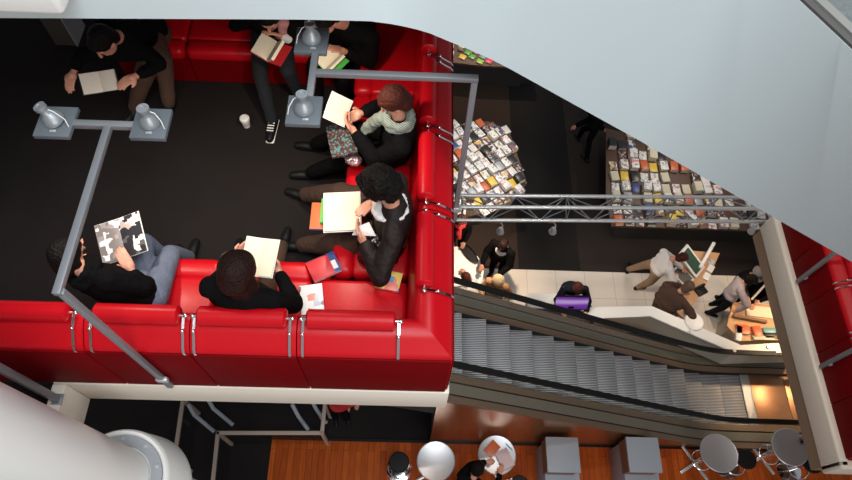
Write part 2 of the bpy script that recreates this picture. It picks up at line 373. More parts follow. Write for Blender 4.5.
# ------------------------------------------------------------------ SETTING: lounge platform
kind(MB().box((-3.17, 3.68, -.03), (6.84, 4.80, .06)).build('floor_lounge', 'carpet'), 'structure')
kind(MB().box((-4.4, .1, -.03), (3.78, 2.26, .06)).build('floor_walkway', 'carpet2'), 'structure')
kind(MB().box((-1.12, 1.28, -.20), (2.86, .10, .42), bev=.012).build('trim_5', 'slab'), 'structure')
kind(MB().box((.26, 3.6, -.20), (.10, 4.64, .42), bev=.012).build('trim_6', 'slab'), 'structure')
kind(MB().box((-2.50, .1, -.20), (.10, 2.26, .42), bev=.012).build('trim_7', 'slab'), 'structure')
kind(MB().box((-3.2, 3.6, -.24), (6.6, 4.5, .34)).build('ceiling_below_lounge', 'dark'), 'structure')
kind(MB().box((-4.4, .1, -.24), (3.6, 2.1, .34)).build('ceiling_below_walkway', 'dark'), 'structure')

# platform of the lower lounge at the right
kind(MB().box((7.55, 3.24, L1-.05), (3.98, 3.64, .10)).build('floor_lower_lounge', 'carpet'), 'structure')
kind(MB().box((5.56, 3.24, L1-.19), (.12, 3.70, .44), bev=.03, seg=3).build('trim_8', 'slab'), 'structure')
kind(MB().box((7.5, 1.43, L1-.19), (4.0, .12, .44), bev=.03, seg=3).build('trim_9', 'slab'), 'structure')
kind(MB().box((7.5, 3.26, L1-.52), (3.96, 3.60, .30)).build('trim_10', 'brownband'), 'structure')
kind(MB().box((7.5, 3.24, L1-.25), (3.8, 3.5, .28)).build('ceiling_below_lower_lounge', 'dark'), 'structure')

# ------------------------------------------------------------------ SOFAS
SHELL = [(0, .03), (0, .755), (.012, .775), (.035, .79), (.10, .835), (.15, .86), (.19, .862), (.225, .845), (.245, .81), (.30, .44), (.30, .03)]
def sweep(prof, path):
    """profile (inward, z) swept along a 2-D path, mitred at its corners; inward is to the left"""
    n = len(prof); vs = []; fs = []
    for i, p in enumerate(path):
        p = V(p)
        if i == 0: d = (V(path[1])-p).normalized(); o = V((-d.y, d.x))
        elif i == len(path)-1: d = (p-V(path[i-1])).normalized(); o = V((-d.y, d.x))
        else:
            d0 = (p-V(path[i-1])).normalized(); d1 = (V(path[i+1])-p).normalized()
            n0 = V((-d0.y, d0.x)); n1 = V((-d1.y, d1.x)); o = (n0+n1).normalized(); o = o/o.dot(n0)
        for a, z in prof: vs.append((p.x+o.x*a, p.y+o.y*a, z))
    for i in range(len(path)-1):
        for j in range(n): fs.append((i*n+j, (i+1)*n+j, (i+1)*n+(j+1) % n, i*n+(j+1) % n))
    fs.append(tuple(range(n))); k = (len(path)-1)*n; fs.append(tuple(k+j for j in reversed(range(n))))
    return MB().raw(vs, fs)

def roll_and_brackets(t, o, u, v, a, b):
    """head roll from a to b along u, a chrome strap at each end"""
    o = V(o); u = V(u); v = V(v); Z = V((0, 0, 1))
    R = .063; c = o+v*.19+Z*.90
    mb = MB(); mb.cyl(c+u*(a+.012), c+u*(b-.012), R, seg=28)
    for s, e in ((a+.012, a), (b-.012, b)): mb.cyl(c+u*s, c+u*e, R, R*.78, seg=28)
    mb.build('head_roll', 'red', t, ang=50)
    for e, sg in ((a, -1), (b, 1)):
        x = u*(e+sg*.022); m2 = MB()
        m2.cyl(c+u*(e-sg*.01), c+u*(e+sg*.034), .011, seg=12)
        m2.ball(c+u*(e+sg*.034), .016)
        pts = [(.19, .90), (.155, .885), (.10, .862), (.05, .825), (.012, .80), (-.008, .77), (-.010, .70)]
        nr = u
        for i in range(len(pts)-1):
            A = o+x+v*pts[i][0]+Z*pts[i][1]; B = o+x+v*pts[i+1][0]+Z*pts[i+1][1]; dd = (B-A)
            rot = M((u, dd.normalized(), u.cross(dd.normalized()))).transposed()
            m2.box((A+B)/2, (.016, dd.length+.006, .006), rot=rot)
        m2.ball(o+x+v*.10+Z*.872, .013)
        m2.build('bracket', 'chrome', t)

def sofa_section(label, loc, rz, L, roll, group, seat=True):
    t = thing('sofa_section', label, 'sofa', loc, rz, group)
    g = .004
    sweep(SHELL, [(g, 0), (L-g, 0)]).build('backrest', 'red', t, ang=35)
    MB().box((L/2, -.006, .385), (L-2*g, .016, .71), bev=.006).build('back_panel', 'redshade', t)
    if seat:
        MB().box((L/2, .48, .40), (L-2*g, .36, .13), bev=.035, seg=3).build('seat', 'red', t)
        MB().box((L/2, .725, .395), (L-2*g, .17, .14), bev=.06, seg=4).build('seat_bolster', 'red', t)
        MB().box((L/2, .53, .185), (L-2*g, .44, .33)).build('base', 'redshade', t)
    if roll: roll_and_brackets(t, (0, 0, 0), (1, 0, 0), (0, 1, 0), *roll)
    return t
def sofa_corner(label, loc, rz, L, Lr, rollu, rollr, group):
    t = thing('corner_sofa', label, 'sofa', loc, rz, group); g = .004
    sweep(SHELL, [(g, 0), (L, 0), (L, Lr-g)]).build('backrest', 'red', t, ang=35)
    MB().box((L/2, -.006, .385), (L-2*g, .016, .71), bev=.006).build('back_panel', 'redshade', t)
    MB().box((L+.006, Lr/2, .385), (.016, Lr-2*g, .71), bev=.006).build('back_panel', 'redshade', t)
    MB().box(((L-.30)/2, .470, .40), (L-.30, .39, .13), bev=.035, seg=3).build('seat', 'red', t)
    MB().box((L-.50, (.70+Lr)/2, .40), (.40, Lr-.70, .13), bev=.035, seg=3).build('seat', 'red', t)
    e = L-.85
    MB().box((e/2, .725, .395), (e-g, .17, .14), bev=.06, seg=4).build('seat_bolster', 'red', t)
    MB().box((L-.775, (.70+Lr)/2, .395), (.17, Lr-.70-g, .15), bev=.06, seg=4).build('seat_bolster', 'red', t)
    MB().box((L/2, .55, .185), (L-2*g-.05, .46, .33)).build('base', 'redshade', t)
    MB().box((L-.5, Lr/2+.3, .185), (.5, Lr-.62, .33)).build('base', 'redshade', t)
    if rollu: roll_and_brackets(t, (0, 0, 0), (1, 0, 0), (0, 1, 0), *rollu)
    if rollr: roll_and_brackets(t, (L, 0, 0), (0, 1, 0), (-1, 0, 0), *rollr)
    return t
GS = 'red leather sofa sections of the upper lounge'
XR = .28; YF = 1.25
sofa_corner('red leather corner sofa section with two head rolls above the escalator', (-.696, YF, 0), 0, XR+.696, 1.03, (.062, .612), (.438, .965), GS)
FB = [(-1.357, .661, (.055, .600), 'red leather sofa section behind the long-haired reader in black'),
      (-2.007, .650, (.075, .594), 'red leather sofa section backing the reader in faded jeans'),
      (-2.657, .650, (.060, .574), 'red leather back section without a seat, left of the reader in faded jeans'),
      (-3.307, .650, (.060, .590), 'red leather back section without a seat at the far left end of the row')]
for x, L, r_, lb in FB: sofa_section(lb, (x, YF, 0), 0, L, r_, GS, seat=x > -2.1)
for y, L, r_, lb in [(2.28, .66, (.062, .600), 'red leather sofa section under the curly-haired reader with large white book'),
                     (2.94, .70, (.058, .66), 'red leather sofa section under the reader in a grey striped scarf')]:
    sofa_section(lb, (XR, y, 0), PI/2, L, r_, GS)
sofa_corner('red leather corner sofa section in the far corner by the black coat', (XR, 3.64, 0), PI/2, 1.19, 1.0, (.06, .6), None, GS)
for i, (x, lb) in enumerate([(-.72, 'red leather sofa section under the reader with the green-edged book'), (-1.37, 'red leather sofa section in the far row beside the brown trousers'), (-2.02, 'red leather sofa section under the reader in brown trousers')]):
    sofa_section(lb, (x, 4.83, 0), PI, .65, None, GS)
GL = 'red leather sofa sections of the lower lounge'
lbl = ['red leather sofa section of the lower right lounge, nearest to its white slab end', 'red leather sofa section of the lower right lounge, at the lower of its lamp posts',
       'red leather sofa section of the lower right lounge, second from the white slab end', 'red leather sofa section of the lower right lounge, at the upper of its lamp posts', 'red leather sofa section of the lower right lounge, farthest along the balcony']
ys = [2.18, 2.87, 3.56, 4.25, 4.94]
for y, lb in zip(ys, [lbl[0], lbl[2], lbl[1], lbl[3], lbl[4]]):
    sofa_section(lb, (5.60, y, L1), -PI/2, .69, (.06, .63), GL)

# ------------------------------------------------------------------ T-shaped reading lamp posts of the lounge
def lamp_head(t, c, tilt):
    """square plate with a bell-shaped lamp on it; local coordinates of the post"""
    c = V(c)
    MB().box(c, (.192, .202, .030), bev=.003).build('lamp_plate', 'lampplate', t)
    d = V((tilt[0], tilt[1], 1)).normalized(); q = d.to_track_quat('Z', 'Y').to_matrix().to_4x4()
    bell = MB().lathe([(.0, 0), (.056, .0), (.058, .010), (.053, .028), (.043, .048), (.032, .064), (.027, .072), (.027, .098), (.033, .102), (.033, .122), (.020, .122), (.018, .118), (.0, .118)], mtx=M.Translation(c+V((0, .0, .016))) @ q)
    b = bell.build('lamp_bell', 'lampbell', t, ang=35)
    top = c+V((0, 0, .016))+d*.10
    s = 1 if tilt[0] <= 0 else -1
    MB().tube([top+V((.02*s, 0, 0)), top+V((.05*s, .0, -.02)), c+V((.075*s, -.02, .06)), c+V((.085*s, -.04, .02))], .0028, 6).build('cable', 'white', b)
    MB().box(c+V((-.005*s+.01, -.068, .018)), (.034, .014, .008), bev=.003).build('switch', 'alu', t)
def lamp_post(label, base, top, arm_end, bar, lamps, group, zbot):
    t = thing('reading_lamp_post', label, 'lamp', (base[0], base[1], base[2]), 0, group); o = V(base)
    top = V(top)-o; e = V(arm_end)-o; wd = .039
    MB().box((top.x, top.y, (top.z-(zbot-0))/2+zbot/2*1), (wd, wd*.8, top.z-zbot), bev=.003).build('post', 'steel', t) if False else MB().box((top.x, top.y, (top.z+zbot)/2), (wd, wd*.8, top.z-zbot), bev=.003).build('post', 'steel', t)
    dd = e-top; MB().box((top+e)/2, (max(abs(dd.x), wd)+(wd if abs(dd.x) > abs(dd.y) else 0), max(abs(dd.y), wd)+(0 if abs(dd.x) > abs(dd.y) else wd), .035), bev=.003).build('arm', 'steel', t)
    a = V(bar[0])-o; b = V(bar[1])-o; dd = b-a
    MB().box((a+b)/2, (max(abs(dd.x), wd), max(abs(dd.y), wd), .036), bev=.003).build('crossbar', 'steel', t)
    MB().box((top.x-.0, top.y-.005, zbot+.18), (.075, .03, .06), bev=.004).build('wall_bracket', 'alu', t)
    for c, tl in lamps: lamp_head(t, V(c)-o, tl)
    return t
ZL = 1.8
pt_ = P(62, 285, ZL); pa = P(105, 125, ZL); pl_ = P(57, 124, ZL); pr_ = P(152, 124.5, ZL); bx = P(172, 380, .12).x
lamp_post('grey T-shaped double lamp post above the dark floor at the left', (bx, 1.205, 0), (bx, 1.205, ZL), (bx-.02, pa.y, ZL), ((pl_.x, pa.y, ZL), (pr_.x, pa.y, ZL)),
          [((pl_.x, pa.y, ZL+.004), (-.30, .05)), ((pr_.x, pa.y+.01, ZL+.004), (-.02, .02))], 'reading lamp posts', .12)
p2 = P(475, 78, ZL); pb_ = P(315, 77, ZL); pu = P(312, 42, ZL); pd = P(304.5, 112, ZL)
lamp_post('grey double lamp post reaching over the right sofa from the platform edge', (p2.x, p2.y, 0), (p2.x, p2.y, ZL), (pb_.x, p2.y-.01, ZL), ((pb_.x-.015, pd.y, ZL), (pb_.x-.015, pu.y, ZL)),
          [((pd.x, pd.y, ZL+.004), (.02, .08)), ((pu.x, pu.y, ZL+.004), (.02, .08))], 'reading lamp posts', .12)
for p, e in [(pl_, 42), (pr_, 16), (pd, 13), (pu, 60)]:
    spot('lamp_light', (p.x, p.y, ZL-.03), (p.x+.02, p.y, 0), e, (1, .86, .70), 125, .7, .04)
for i, (yy, lb) in enumerate([(3.62, 'grey post foot on the lower red lounge beside the chrome brackets'), (2.55, 'grey post foot on the lower red lounge near the bottom right')]):
    q = P(806, 282, L1+.1) if i == 0 else P(829, 367, L1+.1)
    t = thing('lounge_lamp_post', lb, 'lamp', (5.56, q.y, L1), 0, 'lower lounge lamp posts')
    MB().box((-.02, 0, .86), (.042, .05, 1.52), bev=.003).build('post', 'steel', t)
    MB().box((-.02+.25, 0, 1.62), (.55, .05, .04), bev=.003).build('arm', 'steel', t)
    MB().box((0, 0, .28), (.03, .08, .06), bev=.004).build('wall_bracket', 'alu', t)

# steel post at the walkway edge
q = P(66, 397, 0.0)
t = thing('railing_post', 'slim grey steel post standing on the walkway edge by the white column', 'post', (q.x-.05, q.y-.02, 0))
MB().box((0, 0, .72), (.035, .05, 1.44), bev=.004).build('post', 'steel', t); MB().box((0, 0, .008), (.07, .08, .016), bev=.003).build('foot_plate', 'steel', t)

# ------------------------------------------------------------------ white column
c = P(116, 481, -.5)
t = thing('column', 'big white round column with a grey bolted ring at the lower left', 'column', (c.x, c.y, G))
Z0 = -.5-G
MB().lathe([(.252, 0), (.252, Z0-.5)]).build('lower_shaft', 'column', t)
MB().lathe([(.252, Z0-.56), (.36, Z0-.55), (.418, Z0-.50), (.425, Z0-.46), (.42, Z0-.40), (.385, Z0-.03), (.378, Z0+.0), (.365, Z0+.018), (.345, Z0+.012), (.335, Z0-.02), (.25, Z0-.02)], seg=64).build('collar', 'column', t, ang=60)
MB().lathe([(.256, Z0-.03), (.256, Z0+.006), (.262, Z0+.010), (.335, Z0+.010), (.338, Z0-.03)], seg=64).build('ring', 'greyring', t)
mb = MB()
for k in range(10):
    a = k*PI/5+.36; mb.cyl((.305*math.cos(a), .305*math.sin(a), Z0+.01), (.305*math.cos(a), .305*math.sin(a), Z0+.02), .013, seg=10)
mb.build('bolts', 'alu', t)
MB().lathe([(.245, Z0-.02), (.245, 12.3)], seg=64).build('shaft', 'column', t)

# ------------------------------------------------------------------ ESCALATOR
t = thing('escalator', 'escalator with ribbed grey steps and bronze sides running below the red lounge', 'escalator', (0, 0, G))
SL = math.tan(math.radians(30))
XB = 5.50                                   # where the incline meets the lower landing
def pitch(x):                               # height of the step line above the ground floor, eased at the bottom
    k = .35; u = (XB-x)
    return SL*(u+math.sqrt(u*u+k*k))/2
XS = [-1.6+.2*i for i in range(0, 27)] + [3.8+.12*i for i in range(0, 24)]
XS = sorted(set(round(x, 3) for x in XS)) + [6.8, 7.4, 8.0]
def band(y0, y1, z0, z1, xs=XS):
    vs = []; fs = []
    for x in xs:
        h = pitch(x)
        vs += [(x, y0, h+z0), (x, y1, h+z0), (x, y1, h+z1), (x, y0, h+z1)]
    n = len(xs)
    for i in range(n-1):
        for j in range(4): fs.append((4*i+j, 4*i+4+j, 4*i+4+(j+1) % 4, 4*i+(j+1) % 4))
    fs += [(0, 1, 2, 3), (4*n-4, 4*n-1, 4*n-2, 4*n-3)]
    return MB().raw(vs, fs)
YN, YFAR = 2.575, 3.80
for y in (YN, YFAR):
    band(y-.04, y+.04, .93, .985).build('handrail', 'blackrub', t)
    band(y-.006, y+.006, .13, .93).build('glass_panel', 'glass', t)
band(YN+.012, 2.70, .06, .12).build('inner_deck', 'deck', t); band(2.695, 2.705, -.25, .10).build('skirt', 'dark', t)
band(3.685, YFAR-.012, .06, .12).build('inner_deck', 'deck', t); band(3.68, 3.69, -.25, .10).build('skirt', 'dark', t)
band(2.40, YN-.012, .06, .12).build('outer_deck', 'deckgrey', t); band(2.385, 2.40, .05, .125).build('groove', 'blackrub', t); band(2.285, 2.385, .03, .115).build('outer_deck', 'deck', t)
band(YFAR+.012, 3.96, .06, .12).build('outer_deck', 'deckgrey', t); band(3.96, 3.975, .05, .125).build('groove', 'blackrub', t); band(3.975, 4.09, .03, .115).build('outer_deck', 'deck', t)
# cladding down to the floor on both sides, ending in the void under the lounge
for y in (2.30, 4.07):
    xs = [x for x in XS if x >= .44]; xs = [.44]+xs; vs = []; fs = []
    for x in xs: vs += [(x, y, .013), (x, y, pitch(x)+.04), (x, y+.012, pitch(x)+.04), (x, y+.012, .013)]
    for i in range(len(xs)-1):
        for j in range(4): fs.append((4*i+j, 4*i+4+j, 4*i+4+(j+1) % 4, 4*i+(j+1) % 4))
    MB().raw(vs, fs).build('side_cladding', 'bronze', t)
xs = [x for x in XS if x < 5.0]
band(2.33, 4.05, -.9, -.3, xs).build('truss_box', 'dark', t)
MB().box((.5, 3.18, 1.2), (.06, 1.72, 2.4)).build('end_wall', 'dark', t)
x = -1.2; k = 0
while x < P(745, 385, G).x-.15:
    h = SL*max(0, XB-.1-x); zt = h-.02 if x < XB-.1 else 0.012
    MB().box((x+.2, 3.195, zt-.05), (.398, .96, .10), bev=.006).build('step', 'tread', t)
    x += .4
xc = P(745, 385, G).x
MB().box((xc, 3.195, .02), (.17, .98, .03), bev=.005).build('comb_plate', 'comb', t)
MB().box((xc+.42, 3.195, .015), (.66, .98, .03), bev=.004).build('landing_plate', 'landing', t)
MB().box((xc+1.2, 3.195, .012), (.88, .98, .03), bev=.004).build('landing_plate', 'landing', t)

# ------------------------------------------------------------------ LIGHTING TRUSS with spotlights
ZTR = -4.0
A0 = P(458, 195.5, ZTR); A1 = P(745, 197.5, ZTR); dv = (A1-A0).normalized()
t = thing('lighting_truss', 'long silver lattice lighting truss hanging across the dark floor', 'truss', (A0.x, A0.y, ZTR))
dv = V((dv.x, dv.y, 0)); up = AY.copy(); up = (up-dv*up.dot(dv)).normalized(); tow = dv.cross(up).normalized()
if tow.dot(V((0, 0, 1))) < 0: tow = -tow
wd = 25/648*10.0
LT = 9.2; s0 = dv*(-1.6)
ch = [V((0, 0, 0)), -up*wd, -up*wd*.5+tow*.25]
for k, c in enumerate(ch): MB().cyl(c+s0, c+dv*LT, .031, seg=14).build('chord', 'alu', t)
for (i, j) in ((0, 2), (2, 1), (0, 1)):
    mb = MB(); n = 13; stp = (LT+1.6)/n
    for k in range(n):
        a = ch[i]+s0+dv*stp*k; b2 = ch[j]+s0+dv*stp*(k+.5); c2 = ch[i]+s0+dv*stp*(k+1)
        mb.cyl(a, b2, .010, seg=8); mb.cyl(b2, c2, .010, seg=8)
        if k % 2 == 0: mb.cyl(a, ch[j]+s0+dv*stp*k, .010, seg=8)
    mb.build('lattice', 'steel', t)
for k in range(2):
    p = P(470, 200+12*k, ZTR-.05)-V((A0.x, A0.y, ZTR)); MB().box(p, (.13, .06, .10), bev=.004).build('clamp_block', 'ply', t)
for (x, lb) in ((500, 'silver spotlight under the truss end, above the dark-haired visitor'), (553, 'silver spotlight under the truss above the tiled strip'), (754, 'silver spotlight under the truss beside the white slab end')):
    q = P(x, 223, ZTR-.32); o = V((q.x, q.y, q.z))
    s = thing('spotlight', lb, 'spotlight', o, 0, 'truss spotlights')
    MB().box((-.03, .02, .03), (.11, .06, .06), bev=.008).build('clamp', 'kioskwood', s)
    MB().tube([(0, 0, .03), (.05, -.03, -.02), (.05, -.05, -.09)], .009).build('yoke', 'chrome', s)
    MB().lathe([(.0, .06), (.03, .06), (.04, .03), (.062, -.05), (.066, -.07), (.058, -.07), (.0, -.055)], mtx=M.Translation((.02, -.07, -.10))).build('lamp_can', 'alu', s)

# ------------------------------------------------------------------ BOOKS AND PAPERS
def quad_frame(cs):
    """frame from four corner points: lower left, lower right, upper right, upper left"""
    A, B, Cc, D = cs; c = (A+B+Cc+D)/4; x = ((B-A)+(Cc-D))/2; y = ((D-A)+(Cc-B))/2
    w_, h_ = x.length, y.length; x.normalize(); z = x.cross(y).normalized(); y = z.cross(x)
    return c, M((x, y, z)).transposed(), w_, h_
def open_book(label, cs, cover='bookwhite', page='page', thick=.018, lift=.03, group=None, page2=None, name='open_book', angs=None):
    """an open book: spine along y, each page block curving up from the gutter"""
    c, R, w_, h_ = quad_frame(cs)
    t = thing(name, label, 'book', c, 0, group); t.rotation_euler = R.to_euler(); w2 = w_/2
    for sg, pm in ((-1, page), (1, page2 or page)):
        an = math.atan2(lift, w2) if not angs else angs[0 if sg < 0 else 1]
        Rt = M.Rotation(-an*sg, 3, 'Y'); Rc = M.Rotation(-an*sg*(.55 if an > .5 else 1), 3, 'Y')
        n = 8; vs = []; fs = []
        for i in range(n+1):
            u = i/n; z = thick*(math.sin(min(1, u*2.4)*PI/2)*.85+.15)
            for y in (-h_/2, h_/2): vs += [Rt @ V((sg*u*(w2-.004), y*.985, z)), Rt @ V((sg*u*(w2-.004), y*.985, 0))]
        for i in range(n):
            a = 4*i; b2 = a+4
            fs += [(a, b2, b2+2, a+2), (a+1, a+3, b2+3, b2+1), (a, a+1, b2+1, b2), (a+2, b2+2, b2+3, a+3)]
        fs += [(0, 2, 3, 1), (4*n, 4*n+1, 4*n+3, 4*n+2)]
        MB().raw(vs, fs).build('pages', pm, t, ang=25)
        MB().box(Rc @ V((sg*w2/2, 0, -.003)), (w2+.004, h_+.006, .004), rot=Rc).build('cover', cover, t)
    return t
def closed_book(label, c, d, rz, cover, group=None, name='book', spine=None, tilt=None, parts=True):
    t = thing(name, label, 'book', c, rz, group)
    if tilt: t.rotation_euler = (tilt[0], tilt[1], rz)
    if parts:
        MB().box((.002, 0, d[2]/2), (d[0]-.006, d[1]-.008, d[2]-.004)).build('pages', 'pageside', t)
        MB().box((0, 0, d[2]-.002), (d[0], d[1], .004), bev=.001).build('cover', cover, t)
        MB().box((-d[0]/2+.002, 0, d[2]/2), (.004, d[1], d[2])).build('spine', spine or cover, t)
    return t
def PQ(*p): return [P(*q) for q in p]

open_book('open book with white pages held by the reader in brown trousers', PQ((90, 94, .72), (126, 86, .76), (112, 72, .82), (74, 75, .84)), 'bookblack', 'page', .014, .03)
open_book('open book with a red cover in a hand with a white cuff', PQ((250, 53, .78), (285, 70, .74), (296, 53, .80), (264, 34, .84)), 'bookred', 'blank', .024, .075, angs=(.12, .95))
open_book('open book with a green back cover beside the black coat', PQ((313, 58, .78), (333, 79, .74), (353, 66, .78), (332, 49, .82)), 'bookgreen', 'blank', .02, .06, angs=(.25, .85))
open_book('open book with cream text pages held by the reader in a grey scarf', PQ((343, 126, .80), (353, 102, .86), (331, 91, .96), (323, 119, .88)), 'bookwhite', 'page', .008, .015)
open_book('large open white book on the lap of the curly-haired reader', PQ((361, 232, .74), (360, 194, .74), (324, 192, .74), (324, 232, .74)), 'bookwhite', 'blank', .012, .006)
open_book('open white book of the long-haired reader seen from behind', PQ((252, 276, .80), (273, 276, .80), (280, 243, .86), (235, 235, .84)), 'bookwhite', 'blank', .008, .012)
open_book('open photo book with black and white pictures on the lap of the reader in jeans', PQ((107, 265, .70), (151, 249, .76), (137, 213, .84), (93, 227, .76)), 'bookwhite', 'photogrey', .010, .012, page2='photo')
# books lying under the large white one
q = P(338, 212, .70); closed_book('green book under the large open white book', q, (.20, .24, .02), 1.6, 'bookgreen', 'books on the curly-haired reader\'s lap')
q = P(326, 215, .70); closed_book('orange-red book sticking out farthest under the large white book', q+V((0, 0, -.035)), (.22, .22, .02), 1.58, 'bookorange', 'books on the curly-haired reader\'s lap', spine='bookblue')
# leaflet in the hand
q = PQ((352, 235, .80), (376, 236, .84), (369, 222, .90), (356, 227, .86))
t = tag(MB().raw([*q, *[p-V((0, 0, .003)) for p in q]], [(0, 1, 2, 3), (7, 6, 5, 4), (0, 4, 5, 1), (1, 5, 6, 2), (2, 6, 7, 3), (3, 7, 4, 0)]).build('leaflet', 'bookwhite', smooth=False), 'folded white leaflet held by the curly-haired reader', 'leaflet')

ZS = .468
def flat(label, px, py, d, ang, cover, z=ZS, cat=None, spine=None, name='book'):
    return closed_book(label, P(px, py, z), d, math.radians(ang), cover, None, name, spine)
b_ = flat('red book with a dark blue spine and white sticker lying on the seat', 324, 268, (.165, .215, .03), -62, 'bookred', spine='bookblue')
MB().box((0, .082, .0305), (.166, .052, .002)).build('spine_band', 'bookblue', b_); MB().box((.02, .075, .0325), (.07, .035, .002)).build('sticker', 'bookwhite', b_)
flat('white text booklet lying on the seat behind the front head roll', 312, 300, (.16, .22, .02), 10, 'mag', name='booklet')
flat('yellow children\'s picture book lying in the seat corner', 389, 281, (.15, .17, .012), 78, 'kids', name='picture_book')
b_ = flat('second picture book with a pale blue cover beside the black bag', 400, 268, (.13, .16, .012), 100, 'kids', z=ZS+.012, name='picture_book') if False else None

# paper cup on the carpet
q = P(247, 126, 0)
t = thing('paper_cup', 'white paper coffee cup with lid standing on the dark carpet', 'cup', (q.x, q.y, 0))
MB().lathe([(.028, 0), (.041, .105)]).build('cup_body', 'board', t); MB().lathe([(.0335, .03), (.0385, .075), (.039, .075), (.034, .03)]).build('sleeve', 'sleeve', t)
MB().lathe([(.0, .122), (.030, .122), (.033, .118), (.040, .116), (.044, .108), (.044, .102), (.0, .102)]).build('lid', 'white', t)

# dim side cabinet beyond the dark floor
q = P(65, 45, .05)
t = thing('side_cabinet', 'dim grey-brown side cabinet with a pale edge beside the reader in brown trousers', 'cabinet', (q.x-.02, q.y+.17, 0))
MB().box((0, 0, .20), (.20, .26, .4), bev=.008).build('body', 'dimpanel', t); MB().box((.105, 0, .21), (.010, .27, .42)).build('edge_panel', 'greyring', t)
MB().box((.05, -.02, .405), (.06, .1, .012)).build('tray', 'bookred', t)

# ------------------------------------------------------------------ PEOPLE
Z = V((0, 0, 1))
def ik(a, c, l1, l2, hint):
    d = c-a; L = d.length
    if L > (l1+l2)*.985: k = L/((l1+l2)*.985); l1 *= k; l2 *= k
    x = (l1*l1-l2*l2+L*L)/(2*L); h = math.sqrt(max(0, l1*l1-x*x)); d.normalize()
    hp = hint-d*hint.dot(d); hp = hp.normalized() if hp.length > 1e-4 else V((0, 0, 1))
    return a+d*x+hp*h
def person(label, root, pel, neck, head, face, fwd, hands, feet, top='black', trousers='darkjeans', shoes='blackrub', hair='hairblack', hairlen=0, hairr=1.0, legr=1.0, epos=None,
           elbows=None, knees=None, palm=None, curl=.9, near=True, scarf=None, collar=None, hat=None, cuffs=None, topdisp=.008, wide=1.0, coat=0, group=None, sleeve=1.0, handsk=1.0, cap=False):
    t = thing('person', label, 'person', root, 0, group); R0 = V(root)
    pel, neck, head = V(pel)-R0, V(neck)-R0, V(head)-R0
    up = (neck-pel).normalized(); f = V(fwd); f = (f-up*f.dot(up)).normalized(); s = f.cross(up)          # s = the person's right
    vx = .0065 if near else .0085
    fc = V(face).normalized(); hs = fc.cross(Z)
    if hs.length < .1: hs = s.copy()
    hs.normalize(); hu = hs.cross(fc)
    sh = [neck-up*.065+s*.165*wide*k for k in (1, -1)]; hp = [pel+s*.09*k for k in (1, -1)]
    hd = [V(h)-R0 if h is not None else None for h in hands]; ft = [V(q)-R0 for q in feet]
    eh = elbows or [(-up*.8+s*.5*k-f*.2) for k in (1, -1)]; kh = knees or [(f*.6+Z*.8+s*.15*k) for k in (1, -1)]
    B = MB(); T = MB(); J = MB()
    # --- body: torso, neck, head
    B.ell(pel+up*.02, (.14, .10, .12), (s, f, up)); B.ell(pel+(neck-pel)*.36, (.125, .085, .17), (s, f, up)); B.ell(neck-up*.16, (.155*wide, .095, .18), (s, f, up))
    B.capsule(neck-up*.05, .058, neck+(head-neck)*.55, .052)
    B.ell(head+hu*.02-fc*.005, (.074, .094, .095), (hs, fc, hu)); B.ell(head-hu*.045+fc*.022, (.056, .066, .072), (hs, fc, hu))
    B.capsule(head-hu*.088+fc*.055, .024, head-hu*.082+fc*.060, .024)
    B.capsule(head+hu*.018+fc*.088, .008, head-hu*.022+fc*.108, .014)                                     # nose
    for k in (1, -1):
        B.ell(head+hs*.076*k-hu*.012-fc*.008, (.010, .020, .032), (hs, fc, hu), 2)                         # ears
        B.capsule(head+hs*.018*k+hu*.028+fc*.084, .010, head+hs*.046*k+hu*.026+fc*.070, .009)              # brow
    # --- arms and hands
    for i, k in ((0, 1), (1, -1)):
        if hd[i] is None: continue
        a = sh[i]; c = hd[i]; e = (V(epos[i])-R0) if epos and epos[i] is not None else ik(a, c, .28, .25, V(eh[i])); d = (c-e).normalized()
        B.capsule(a, .045, e, .036); B.capsule(e, .036, c, .025)
        J.capsule(neck-up*.05+s*.06*k, .07, a, .074*1.0); J.capsule(a, .072, e, .056*sleeve); J.capsule(e, .056*sleeve, c-d*.035, .041*sleeve)
        if cuffs and cuffs[i]: mbc = MB().capsule(c-d*.055, .043, c-d*.012, .040); mbc.blob('shirt_cuff', cuffs[i], t, .008, 2)
        pn = V((palm[i] if palm and palm[i] else (0, 0, -1))); pn = (pn-d*pn.dot(d)); pn = pn.normalized() if pn.length > .1 else V((0, 1, 0)); sd = d.cross(pn).normalized()
        m_ = handsk
        B.capsule(c, .026*m_, c+d*.035*m_, .030*m_); 
        for j in range(4):
            off = (j-1.5)*.0205*m_; kn = c+d*(.082-abs(j-1.4)*.004)*m_+sd*off
            B.capsule(c+d*.03*m_+sd*off*.75, .0145*m_, kn, .0115*m_)
            ln = (.040, .045, .042, .033)[j]*m_; dr = d; p0 = kn
            for sgm, lk in enumerate((1, .65, .5)):
                dr = (dr*math.cos(curl*.45)+pn*math.sin(curl*.45)).normalized(); p1 = p0+dr*ln*lk; B.capsule(p0, (.0103-.001*sgm)*m_, p1, (.0097-.001*sgm)*m_); p0 = p1
                pass
        ths = sd*(1 if i == 0 else -1) if not palm else sd*(1 if (i == 0) else -1)
        p0 = c+d*.025*m_+ths*.024*m_; p1 = p0+(d*.6+ths*.75+pn*.25).normalized()*.036*m_; p2 = p1+(d*.9+ths*.15+pn*.4).normalized()*.030*m_
        B.capsule(p0, .0145*m_, p1, .012*m_); B.capsule(p1, .012*m_, p2, .0095*m_)
    # --- legs
    sl = MB()
